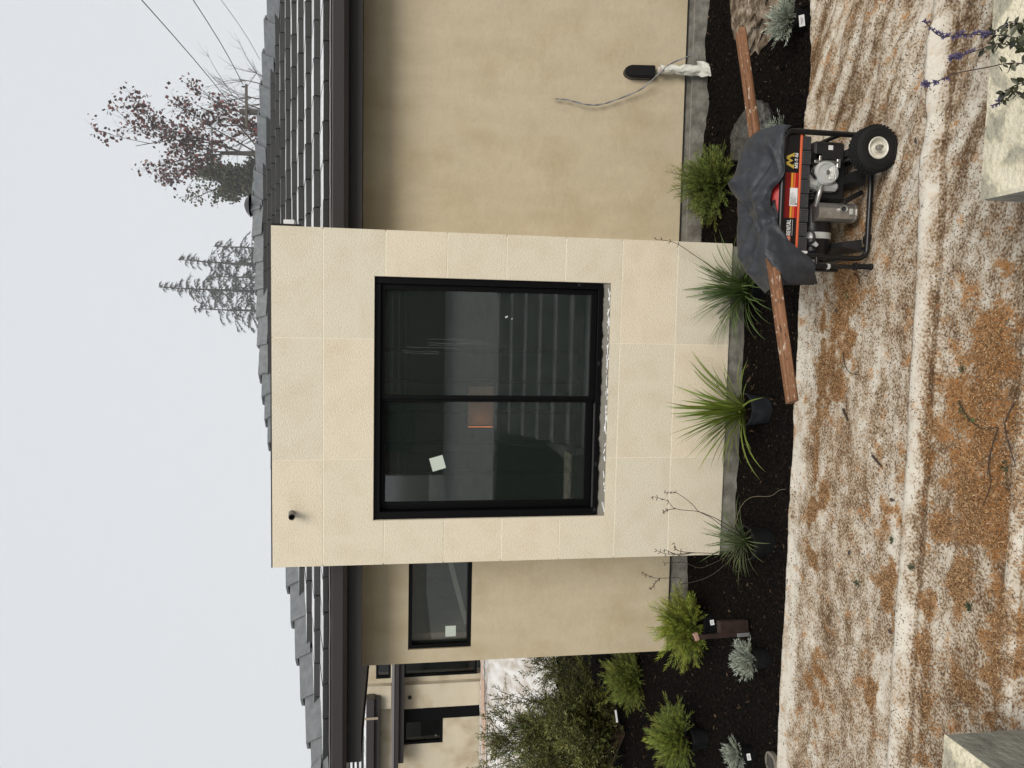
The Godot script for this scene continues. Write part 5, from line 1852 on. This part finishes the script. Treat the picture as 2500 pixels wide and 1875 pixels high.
func text(called: String, words: String, w: float, h: float, at: Vector3, m: Material, parent: Node3D) -> void:
	var tm := TextMesh.new()
	var f := SystemFont.new()
	f.font_names = PackedStringArray(["Droid Sans"])
	f.font_weight = 800
	tm.font = f
	tm.text = words
	tm.font_size = 64
	tm.pixel_size = 0.01
	tm.depth = 0.02
	var bb := tm.get_aabb()
	var s := Vector3(w / bb.size.x, h / bb.size.y, 0.03)
	put(called, tm, m, parent, Transform3D(Basis().scaled(s), at - Vector3(bb.get_center().x * s.x, bb.get_center().y * s.y, 0)))

func make_generator() -> void:
	rng.seed = 67
	var o := Vector3(2.75, -0.125, 1.42)
	var g := thing("portable_generator", "black wheeled portable generator under a grey cover at the edge of the drop cloth", "generator", o)
	var T := Transform3D(Basis(), -o)
	var fr := MB.new()
	fr.tube(loop_pts(2.378, -0.092, 3.116, 0.486, 1.66, 0.06), 0.0165, 10, Color.WHITE, false)
	fr.tube(loop_pts(2.378, -0.092, 3.116, 0.486, 1.17, 0.06), 0.0165, 10, Color.WHITE, false)
	for q in [[2.44, -0.092], [3.05, -0.092], [2.378, 0.42], [3.116, 0.42], [2.378, 0.0], [3.116, 0.12]]:
		fr.tube([Vector3(q[0], q[1], 1.17), Vector3(q[0], q[1], 1.66)], 0.014, 8)
	obj("frame", fr, M.gen_black, g, T)
	var mk := func(called: String, m: Material, x0: float, y0: float, z0: float, x1: float, y1: float, z1: float, bev: float) -> void:
		var b := MB.new()
		b.bx(x0, y0, z0, x1, y1, z1, bev)
		obj(called, b, m, g, T)
	mk.call("fuel_tank", M.gen_red, 2.45, 0.375, 1.22, 3.05, 0.512, 1.632, 0.04)
	mk.call("control_panel", M.gen_black, 2.395, 0.377, 1.636, 3.098, 0.468, 1.652, 0.004)
	mk.call("decal_red", M.gen_darkred, 2.606, 0.3785, 1.6521, 2.874, 0.466, 1.6535, 0.0)
	mk.call("stripe_yellow", M.gen_yellow, 2.6065, 0.414, 1.6536, 2.8735, 0.426, 1.6545, 0.0)
	mk.call("stripe_orange", M.gen_orange, 2.6065, 0.398, 1.6536, 2.8735, 0.411, 1.6545, 0.0)
	mk.call("stripe_red", M.gen_red, 2.6065, 0.381, 1.6536, 2.8735, 0.395, 1.6545, 0.0)
	mk.call("rating_label", M.gen_white, 2.677, 0.382, 1.6546, 2.784, 0.431, 1.6555, 0.0)
	var lp := MB.new()
	for i in 6:
		lp.bx(2.683, 0.423 - 0.0065 * i, 1.6556, 2.683 + [0.07, 0.05, 0.075, 0.04, 0.06, 0.045][i], 0.4255 - 0.0065 * i, 1.6560)
	lp.bx(2.685, 0.384, 1.6556, 2.694, 0.391, 1.6560)
	obj("label_print", lp, M.ink, g, T)
	mk.call("orange_trim", M.gen_orange, 2.40, 0.363, 1.637, 3.100, 0.376, 1.656, 0.002)
	text("lettering", "MI-T-M", 0.088, 0.020, Vector3(2.946, 0.397, 1.6525) - o, M.gen_white, g)
	text("lettering", "RENTAL", 0.094, 0.026, Vector3(2.549, 0.428, 1.6525) - o, M.gen_white, g)
	var em := MB.new()
	em.prism(PackedVector2Array([Vector2(0, 0), Vector2(0.028, 0), Vector2(0.022, 0.012), Vector2(0.034, 0.034), Vector2(0.048, 0.006), Vector2(0.062, 0.034), Vector2(0.074, 0.012), Vector2(0.068, 0), Vector2(0.096, 0), Vector2(0.090, 0.010), Vector2(0.072, 0.050), Vector2(0.058, 0.050), Vector2(0.048, 0.028), Vector2(0.038, 0.050), Vector2(0.024, 0.050), Vector2(0.006, 0.010)]), Transform3D(Basis(), Vector3(2.897, 0.412, 1.6522)), 0.001)
	obj("emblem", em, M.gen_gold, g, T)
	mk.call("square_logo", M.gen_orange, 2.468, 0.414, 1.6521, 2.498, 0.444, 1.6532, 0.0)
	var sl := MB.new()
	for i in 3:
		sl.box(Transform3D(Basis(Vector3(0, 0, 1), PI / 4), Vector3(2.477 + 0.006 * i, 0.435 - 0.006 * i, 1.6535)), Vector3(0.020 - 0.003 * absf(i - 1), 0.0025, 0.0004))
	obj("logo_print", sl, M.gen_white, g, T)
	mk.call("fine_print", M.gen_white, 2.502, 0.403, 1.6521, 2.596, 0.4045, 1.6527, 0.0)
	for k in 8:
		var x := 2.415 + 0.0855 * k
		var vb := MB.new()
		var up := 0.004 * (k % 2)
		vb.bx(x, 0.300 + up, 1.60, x + 0.081, 0.358 + up, 1.650, 0.004)
		vb.bx(x - 0.002, 0.3585 + up * 0.5, 1.60, x + 0.083, 0.3625, 1.652, 0.0)
		var vo := obj("vent_block", vb, M.gen_grey, g, T)
		var sm := MB.new()
		for i in 6:
			sm.bx(x + 0.008 + 0.012 * i, 0.318 + up - 0.006 * (i % 3), 1.6502, x + 0.0105 + 0.012 * i, 0.354 + up, 1.6512)
		obj("slots", sm, M.gen_black, vo)
	mk.call("outlet_plate", M.gen_white, 2.398, 0.296, 1.62, 2.413, 0.36, 1.651, 0.001)
	# engine
	mk.call("engine_block", M.gen_dark, 2.74, -0.02, 1.27, 3.0, 0.29, 1.52, 0.02)
	mk.call("valve_cover", M.cast, 2.80, 0.20, 1.42, 2.90, 0.305, 1.60, 0.022)
	mk.call("cylinder_shroud", M.cast, 2.795, 0.06, 1.42, 2.855, 0.235, 1.585, 0.02)
	var rc := MB.new()
	rc.lathe(Transform3D(Basis(Vector3.RIGHT, PI / 2).scaled(Vector3(1.0, 1.12, 1.0)), Vector3(2.895, 0.168, 1.57)), [Vector2(0.074, -0.03), Vector2(0.072, 0.035), Vector2(0.063, 0.048), Vector2(0.055, 0.049), Vector2(0.053, 0.044), Vector2(0.020, 0.048), Vector2(0.0, 0.05)], 28)
	obj("recoil_cover", rc, M.cast, g, T)
	for i in 4:
		mk.call("cooling_rib", M.steel, 2.856, 0.115 + 0.012 * i, 1.615, 2.935 - 0.006 * absf(i - 1), 0.119 + 0.012 * i, 1.623, 0.001)
	var kn := MB.new()
	kn.lathe(Transform3D(Basis(Vector3.RIGHT, PI / 2), Vector3(2.895, 0.172, 1.615)), [Vector2(0.014, 0.0), Vector2(0.013, 0.012), Vector2(0.0, 0.014)], 14)
	obj("recoil_knob", kn, M.steel, g, T)
	mk.call("air_cleaner", M.gen_dark, 2.97, 0.05, 1.40, 3.085, 0.25, 1.60, 0.012)
	mk.call("starter_housing", M.gen_black, 2.94, 0.19, 1.45, 3.02, 0.295, 1.60, 0.012)
	mk.call("white_sticker", M.gen_white, 3.035, 0.132, 1.6005, 3.062, 0.162, 1.602, 0.0)
	for q in [[2.952, 0.09, 2.972, 0.25], [2.93, 0.075, 2.985, 0.10], [2.965, 0.20, 3.0, 0.22]]:
		mk.call("linkage", M.steel, q[0], q[1], 1.585, q[2], q[3], 1.603, 0.004)
	var ho := MB.new()
	ho.tube(spline([Vector3(2.92, 0.26, 1.60), Vector3(2.90, 0.285, 1.63), Vector3(2.865, 0.265, 1.63), Vector3(2.86, 0.235, 1.60)], 5), 0.009, 7)
	obj("fuel_hose", ho, M.gen_black, g, T)
	# exhaust
	var ex := MB.new()
	ex.tube(spline([Vector3(2.84, 0.17, 1.56), Vector3(2.80, 0.20, 1.60), Vector3(2.755, 0.212, 1.60), Vector3(2.70, 0.21, 1.57)], 5), 0.016, 10)
	obj("exhaust_pipe", ex, M.steel, g, T)
	var mf := MB.new()
	var oc := PackedVector2Array()
	for i in 14:
		var t := TAU * i / 14.0
		oc.append(Vector2(signf(cos(t)) * pow(absf(cos(t)), 0.75) * 0.058, signf(sin(t)) * pow(absf(sin(t)), 0.75) * 0.066))
	var stand := Basis(Vector3(1, 0, 0), Vector3(0, 0, -1), Vector3(0, 1, 0))
	mf.prism(oc, Transform3D(stand, Vector3(2.664, -0.035, 1.555)), 0.245)
	var oc2 := PackedVector2Array()
	for q in oc:
		oc2.append(q * 1.05)
	mf.prism(oc2, Transform3D(stand, Vector3(2.664, 0.204, 1.555)), 0.010)
	mf.prism(oc2, Transform3D(stand, Vector3(2.664, -0.043, 1.555)), 0.010)
	var mo := obj("muffler", mf, M.steel, g, T)
	var ot := MB.new()
	ot.lathe(Transform3D(Basis(Vector3.RIGHT, PI / 2 - 0.2), Vector3(2.676, 0.055, 1.60)), [Vector2(0.0, 0.012), Vector2(0.014, 0.012), Vector2(0.016, 0.045), Vector2(0.020, 0.046), Vector2(0.022, 0.0)], 16)
	obj("outlet", ot, M.steel, mo)
	var oh := MB.new()
	oh.lathe(Transform3D(Basis(Vector3.RIGHT, PI / 2 - 0.2), Vector3(2.676, 0.055, 1.60)), [Vector2(0.0155, 0.030), Vector2(0.0, 0.030)], 16)
	obj("outlet_hole", oh, M.ink, mo)
	mk.call("muffler_stamp", M.cast, 2.650, -0.01, 1.6205, 2.684, 0.012, 1.6225, 0.001)
	# alternator
	var al := MB.new()
	var ax := Basis(Vector3(0, 0, 1), -PI / 2)
	al.lathe(Transform3D(ax, Vector3(2.41, 0.155, 1.45)), [Vector2(0.0, 0.0), Vector2(0.10, 0.0), Vector2(0.112, 0.02), Vector2(0.112, 0.20), Vector2(0.10, 0.30), Vector2(0.0, 0.30)], 26)
	obj("alternator", al, M.gen_black, g, T)
	var ab := MB.new()
	ab.lathe(Transform3D(ax, Vector3(2.505, 0.155, 1.45)), [Vector2(0.1125, 0.0), Vector2(0.114, 0.002), Vector2(0.114, 0.038), Vector2(0.1125, 0.04)], 26)
	obj("alternator_band", ab, M.cast, g, T)
	for k in 6:
		mk.call("cooling_fin", M.gen_grey, 2.74 + 0.016 * k, 0.235, 1.50, 2.746 + 0.016 * k, 0.295, 1.585, 0.001)
	var wr := MB.new()
	wr.tube(spline([Vector3(2.56, 0.27, 1.58), Vector3(2.53, 0.24, 1.61), Vector3(2.48, 0.23, 1.605), Vector3(2.465, 0.25, 1.56)], 5), 0.008, 7)
	obj("wiring", wr, M.gen_dark, g, T)
	var gr := MB.new()
	gr.tube([Vector3(2.47, 0.228, 1.60), Vector3(2.455, 0.205, 1.60)], [0.016, 0.012], 10)
	obj("grommet", gr, M.cast, g, T)
	# cradle, feet, axle
	for q in [[2.43, -0.075, 2.50, 0.055], [2.83, -0.075, 2.93, 0.0], [2.98, -0.06, 3.06, 0.05]]:
		var cm := MB.new()
		cm.prism(PackedVector2Array([Vector2(q[0], q[1]), Vector2(q[2], q[1]), Vector2(q[2] - 0.02, q[3]), Vector2(q[0] + 0.02, q[3])]), Transform3D(Basis(), Vector3(0, 0, 1.19)), 0.44)
		obj("cradle_plate", cm, M.gen_dark, g, T)
	var brc := MB.new()
	brc.box(Transform3D(Basis(Vector3(0, 0, 1), 0.5), Vector3(2.76, -0.02, 1.60)), Vector3(0.03, 0.14, 0.02), 0.004)
	obj("brace", brc, M.gen_black, g, T)
	for z in [1.20, 1.63]:
		var ftm := MB.new()
		ftm.lathe(Transform3D(Basis(), Vector3(2.50, -0.155, z)), [Vector2(0.0, 0.0), Vector2(0.050, 0.0), Vector2(0.052, 0.012), Vector2(0.036, 0.020), Vector2(0.032, 0.055), Vector2(0.0, 0.055)], 16)
		obj("rubber_foot", ftm, M.rubber, g, T)
	var axm := MB.new()
	axm.tube([Vector3(2.992, 0.012, 1.02), Vector3(2.992, 0.012, 1.88)], 0.011, 10)
	obj("axle", axm, M.steel, g, T)
	for z in [1.825, 1.01]:
		var wh := Node3D.new()
		wh.name = numbered("wheel", g)
		g.add_child(wh)
		wh.position = Vector3(2.992, 0.014, z) - o
		wh.scale = Vector3(0.94, 0.94, 0.94)
		wh.rotation.z = rnd(0, 1)
		var ty := MB.new()
		var spin := Basis(Vector3.RIGHT, PI / 2 if z > 1.4 else -PI / 2)
		ty.lathe(Transform3D(spin), [Vector2(0.066, -0.045), Vector2(0.075, -0.056), Vector2(0.105, -0.060), Vector2(0.130, -0.052), Vector2(0.141, -0.036), Vector2(0.144, 0.0), Vector2(0.141, 0.036), Vector2(0.130, 0.052), Vector2(0.112, 0.059), Vector2(0.108, 0.056), Vector2(0.098, 0.059), Vector2(0.075, 0.056), Vector2(0.066, 0.045)], 40)
		obj("tyre", ty, M.rubber, wh)
		var td := MB.new()
		for i in 36:
			for k in 4:
				var t := TAU * (i + 0.5 * (k % 2)) / 36.0
				var n := Vector3(cos(t), sin(t), 0)
				td.box(Transform3D(Basis(Vector3(-sin(t), cos(t), 0), n, Vector3(0, 0, -1)) * Basis(Vector3.UP, 0.4 if k % 2 == 0 else -0.4), n * 0.1435 + Vector3(0, 0, -0.033 + 0.022 * k)), Vector3(0.017, 0.007, 0.016), 0.001)
		stuff(obj("tread_blocks", td, M.rubber, wh))
		var rm := MB.new()
		rm.lathe(Transform3D(spin), [Vector2(0.066, -0.045), Vector2(0.068, 0.050), Vector2(0.063, 0.055), Vector2(0.058, 0.050), Vector2(0.052, 0.024), Vector2(0.040, 0.020), Vector2(0.026, 0.030), Vector2(0.022, 0.040), Vector2(0.0, 0.041)], 32)
		obj("rim", rm, M.rim, wh)
		var hb := MB.new()
		hb.lathe(Transform3D(spin), [Vector2(0.019, 0.040), Vector2(0.018, 0.062), Vector2(0.013, 0.064), Vector2(0.012, 0.082), Vector2(0.0, 0.083)], 14)
		obj("hub", hb, M.steel, wh)
	# folding handles at the left end
	var hd := MB.new()
	hd.tube([Vector3(2.318, 0.36, 1.68), Vector3(2.325, 0.0, 1.68)], 0.014, 10)
	hd.tube([Vector3(2.30, 0.10, 1.662), Vector3(2.30, 0.30, 1.662)], 0.010, 8)
	hd.tube([Vector3(2.375, 0.245, 1.67), Vector3(2.318, 0.245, 1.67)], 0.012, 8)
	var hn := obj("handle", hd, M.gen_black, g, T)
	var gp := MB.new()
	gp.lathe(Transform3D(Basis(), Vector3(2.328, -0.118, 1.68)), [Vector2(0.0, 0.0), Vector2(0.020, 0.0), Vector2(0.021, 0.012), Vector2(0.017, 0.02), Vector2(0.0175, 0.10), Vector2(0.026, 0.106), Vector2(0.026, 0.116), Vector2(0.015, 0.12), Vector2(0.0, 0.12)], 16)
	obj("grip", gp, M.rubber, hn)
	var cr := MB.new()
	cr.lathe(Transform3D(Basis(), Vector3(2.3215, 0.165, 1.68)), [Vector2(0.0145, 0.0), Vector2(0.0175, 0.002), Vector2(0.0175, 0.016), Vector2(0.0145, 0.018)], 14)
	obj("collar", cr, M.cast, hn)
	var hw := MB.new()
	hw.tube(spline([Vector3(2.33, 0.16, 1.695), Vector3(2.315, 0.08, 1.72), Vector3(2.29, 0.0, 1.73), Vector3(2.26, -0.06, 1.74)], 5), 0.002, 5)
	obj("pin_wire", hw, M.gen_dark, hn)
	var h2 := MB.new()
	h2.tube([Vector3(2.275, 0.34, 1.46), Vector3(2.270, 0.13, 1.46)], 0.016, 10)
	obj("handle", h2, M.gen_black, g, T)
	make_cover()

func make_cover() -> void:
	var t := thing("generator_cover", "wrinkled dark grey weather cover draped over the generator and the plank", "cover", Vector3(2.75, -0.125, 1.3))
	var T := Transform3D(Basis(), -t.position)
	var V := func(a: Array) -> Array:
		var out := []
		for q in a:
			out.append(Vector3(q[0], q[1], q[2]))
		return out
	var cs := []
	for k in 18:
		cs.append([rnd(2.2, 3.12), rnd(0.72, 1.28), rnd(-0.5, 2.2) if k % 3 else rnd(1.0, 2.0), rnd(0.022, 0.06), rnd(0.012, 0.030) * (1.0 if k % 4 else -1.0), rnd(0.2, 0.5)])
	cs.append([2.86, 0.72, 1.35, 0.035, 0.03, 0.40])
	cs.append([2.70, 0.95, 2.45, 0.05, -0.025, 0.40])
	cs.append([2.50, 1.00, 0.45, 0.04, 0.022, 0.35])
	var wn := noise(83, 2.6, 2, FastNoiseLite.TYPE_SIMPLEX, true)
	# lower sheet: over the tank and the left end, under the plank; rows run from the back hem to the front hem
	var lower := [
		V.call([[2.98, 0.15, 1.10], [2.75, 0.15, 1.10], [2.58, 0.15, 1.10], [2.42, 0.15, 1.10], [2.34, 0.15, 1.15], [2.24, 0.20, 1.20], [2.165, 0.28, 1.22]]),
		V.call([[2.98, 0.532, 1.19], [2.75, 0.534, 1.20], [2.58, 0.524, 1.185], [2.453, 0.519, 1.185], [2.36, 0.507, 1.24], [2.266, 0.475, 1.318], [2.165, 0.37, 1.30]]),
		V.call([[2.98, 0.522, 1.40], [2.75, 0.520, 1.40], [2.58, 0.520, 1.40], [2.45, 0.517, 1.42], [2.36, 0.512, 1.45], [2.265, 0.500, 1.48], [2.18, 0.43, 1.45]]),
		V.call([[2.98, 0.520, 1.55], [2.75, 0.520, 1.53], [2.58, 0.519, 1.60], [2.45, 0.515, 1.64], [2.35, 0.508, 1.68], [2.27, 0.500, 1.69], [2.20, 0.465, 1.67]]),
		V.call([[2.98, 0.50, 1.60], [2.75, 0.505, 1.58], [2.58, 0.505, 1.63], [2.45, 0.47, 1.69], [2.35, 0.42, 1.715], [2.27, 0.38, 1.71], [2.205, 0.36, 1.65]]),
		V.call([[2.98, 0.49, 1.62], [2.75, 0.49, 1.60], [2.58, 0.48, 1.65], [2.45, 0.43, 1.695], [2.34, 0.32, 1.725], [2.275, 0.27, 1.70], [2.21, 0.22, 1.62]])]
	M.cover.cull_mode = BaseMaterial3D.CULL_DISABLED
	obj("lower_sheet", patch(lower, 14, wn, 0.008, 0.002, cs), M.cover, t, T)
	# upper sheet: over the plank on the right, its near edge hanging in front
	var ctrl := [
		V.call([[3.13, 0.12, 1.08], [3.09, 0.10, 1.06], [2.97, 0.08, 1.06], [2.85, 0.08, 1.06], [2.79, 0.20, 1.12], [2.69, 0.54, 1.34], [2.575, 0.560, 1.535], [2.425, 0.566, 1.645], [2.285, 0.50, 1.725], [2.215, 0.44, 1.72]]),
		V.call([[3.135, 0.47, 1.22], [3.09, 0.525, 1.235], [2.96, 0.570, 1.25], [2.858, 0.612, 1.255], [2.79, 0.570, 1.24], [2.68, 0.578, 1.43], [2.562, 0.592, 1.552], [2.413, 0.598, 1.660], [2.278, 0.545, 1.750], [2.208, 0.46, 1.735]]),
		V.call([[3.150, 0.565, 1.42], [3.09, 0.592, 1.425], [2.96, 0.598, 1.45], [2.86, 0.608, 1.46], [2.785, 0.605, 1.48], [2.67, 0.605, 1.53], [2.55, 0.602, 1.60], [2.41, 0.606, 1.69], [2.283, 0.53, 1.765], [2.21, 0.42, 1.73]]),
		V.call([[3.160, 0.500, 1.60], [3.085, 0.540, 1.61], [2.95, 0.550, 1.62], [2.85, 0.556, 1.625], [2.775, 0.602, 1.565], [2.66, 0.602, 1.605], [2.54, 0.592, 1.665], [2.405, 0.572, 1.725], [2.285, 0.46, 1.765], [2.212, 0.36, 1.72]]),
		V.call([[3.150, 0.478, 1.655], [3.085, 0.517, 1.672], [2.95, 0.524, 1.682], [2.845, 0.522, 1.690], [2.768, 0.578, 1.618], [2.65, 0.580, 1.650], [2.515, 0.520, 1.700], [2.39, 0.45, 1.745], [2.280, 0.38, 1.755], [2.213, 0.28, 1.69]]),
		V.call([[3.145, 0.440, 1.66], [3.085, 0.500, 1.685], [2.95, 0.500, 1.695], [2.835, 0.497, 1.702], [2.762, 0.535, 1.632], [2.64, 0.535, 1.662], [2.475, 0.475, 1.725], [2.345, 0.315, 1.750], [2.277, 0.285, 1.730], [2.213, 0.215, 1.65]])]
	obj("upper_sheet", patch(ctrl, 14, wn, 0.010, 0.002, cs), M.cover, t, T)

# ---------------------------------------------------------------- litter on the cloth
func make_small_things() -> void:
	rng.seed = 71
	var nz := noise(6, 1.0, 4)
	var twigs := [
		[[1.80, 1.44], [1.72, 1.47], [1.67, 1.53], [1.66, 1.62], "thin dark twig curved beside the shavings drift nearest the plank end"],
		[[1.43, 1.47], [1.40, 1.49], [1.37, 1.52], [1.36, 1.53], "short thick twig left of the curved one, in front of the nursery pot"],
		[[1.56, 1.99], [1.50, 1.99], [1.45, 1.97], [1.42, 1.95], "pale bent grass stalk just behind the long cloth fold"],
		[[1.57, 2.46], [1.50, 2.53], [1.46, 2.62], [1.48, 2.72], "long green stem curled over the dark shavings near the bottom"],
		[[1.48, 2.72], [1.30, 2.68], [1.20, 2.70], [1.08, 2.66], "thin brown stem trailing from the curled green one"],
		[[1.60, 2.80], [1.50, 2.76], [1.40, 2.80], [1.33, 2.86], "dark twig on the lowest white strip of the cloth"],
		[[1.18, 1.80], [1.16, 1.83], [1.14, 1.86], [1.13, 1.89], "stubby brown twig on the bare middle of the cloth"],
		[[2.30, 1.52], [2.27, 1.56], [2.24, 1.57], [2.22, 1.60], "short twig lying by the generator's left foot"]]
	for i in twigs.size():
		var pts := []
		for k in 4:
			var q: Array = twigs[i][k]
			pts.append(Vector3(q[0], tarp_y(q[0], q[1], nz) + 0.006, q[1]))
		var m := MB.new()
		var r := 0.009 if i in [1, 6] else 0.0038
		var sp := spline(pts, 5)
		var rad := []
		for k in sp.size():
			rad.append(lerpf(r, r * 0.5, float(k) / (sp.size() - 1)))
		m.tube(sp, rad, 6, Color(0.035, 0.035, 0.022) if i in [3] else (Color(0.22, 0.17, 0.10) if i == 2 else Color(0.045, 0.028, 0.022)))
		if i == 3:
			for k in 9:
				var q: Vector3 = sp[k]
				twig_leaves(m, q, q + Vector3(0, 0.01, 0), 2, 0.022, [Color(0.06, 0.08, 0.025)], 0.01)
		tag(obj("twig", m, M.bark, self), twigs[i][4], "twig", "twigs on the drop cloth")
	var clumps := [[2.17, 1.45, 0.035, "green weed clump in the shavings left of the generator handle"], [0.62, 2.20, 0.022, "moss clump between the two long cloth folds"], [0.35, 1.72, 0.024, "largest moss clump left of the middle of the cloth"], [0.72, 2.02, 0.016, "moss tuft behind the long cloth fold, left of centre"], [1.30, 2.78, 0.030, "moss clump in the dark shavings at the bottom"], [0.55, 2.62, 0.022, "moss clump beside the round shavings patch at lower left"], [1.75, 2.46, 0.026, "moss clump at the right end of the dark shavings"]]
	for q in clumps:
		var m := MB.new()
		var y := tarp_y(q[0], q[1], nz)
		for i in 70:
			var c := Vector3(q[0] + rng.randfn(0, q[2] * 0.5), y + rnd(0.0, 0.010), q[1] + rng.randfn(0, q[2] * 0.4))
			twig_leaves(m, c, c, 1, 0.014, [Color(0.04, 0.055, 0.02), Color(0.055, 0.065, 0.025), Color(0.03, 0.04, 0.02)], 0.004)
		tag(obj("moss_clump", m, M.leaf, self), q[3], "moss", "bits of moss on the drop cloth")
	var lv := [[3.02, 2.03, "dark fallen leaf on the long fold below the wheel"], [2.05, 1.35, "brown dead leaf in the shavings drift by the plank"], [0.95, 1.98, "dark leaf scrap on the bare middle of the cloth"], [0.20, 2.12, "brown leaf scrap by the long fold at far left"], [0.50, 1.62, "dark leaf scrap near the weed-free left part of the cloth"]]
	for q in lv:
		var m := MB.new()
		var rows := []
		var az := rnd(0, TAU)
		for i in 5:
			var s := i / 4.0
			var hw := 0.011 * sin(PI * s) + 0.001
			rows.append([Vector3(-hw, 0.007 * sin(s * 3), s * 0.045), Vector3(0, 0.002, s * 0.045), Vector3(hw, 0.008 * sin(s * 3), s * 0.045)])
		m.grid(rows)
		tag(obj("dead_leaf", m, mat("dead_leaf%d" % int(q[0] * 100), lin(0.05, 0.035, 0.03), 0.8), self, Transform3D(Basis(Vector3.UP, az), Vector3(q[0], tarp_y(q[0], q[1], nz) + 0.004, q[1]))), q[2], "leaf", "dead leaves on the drop cloth")
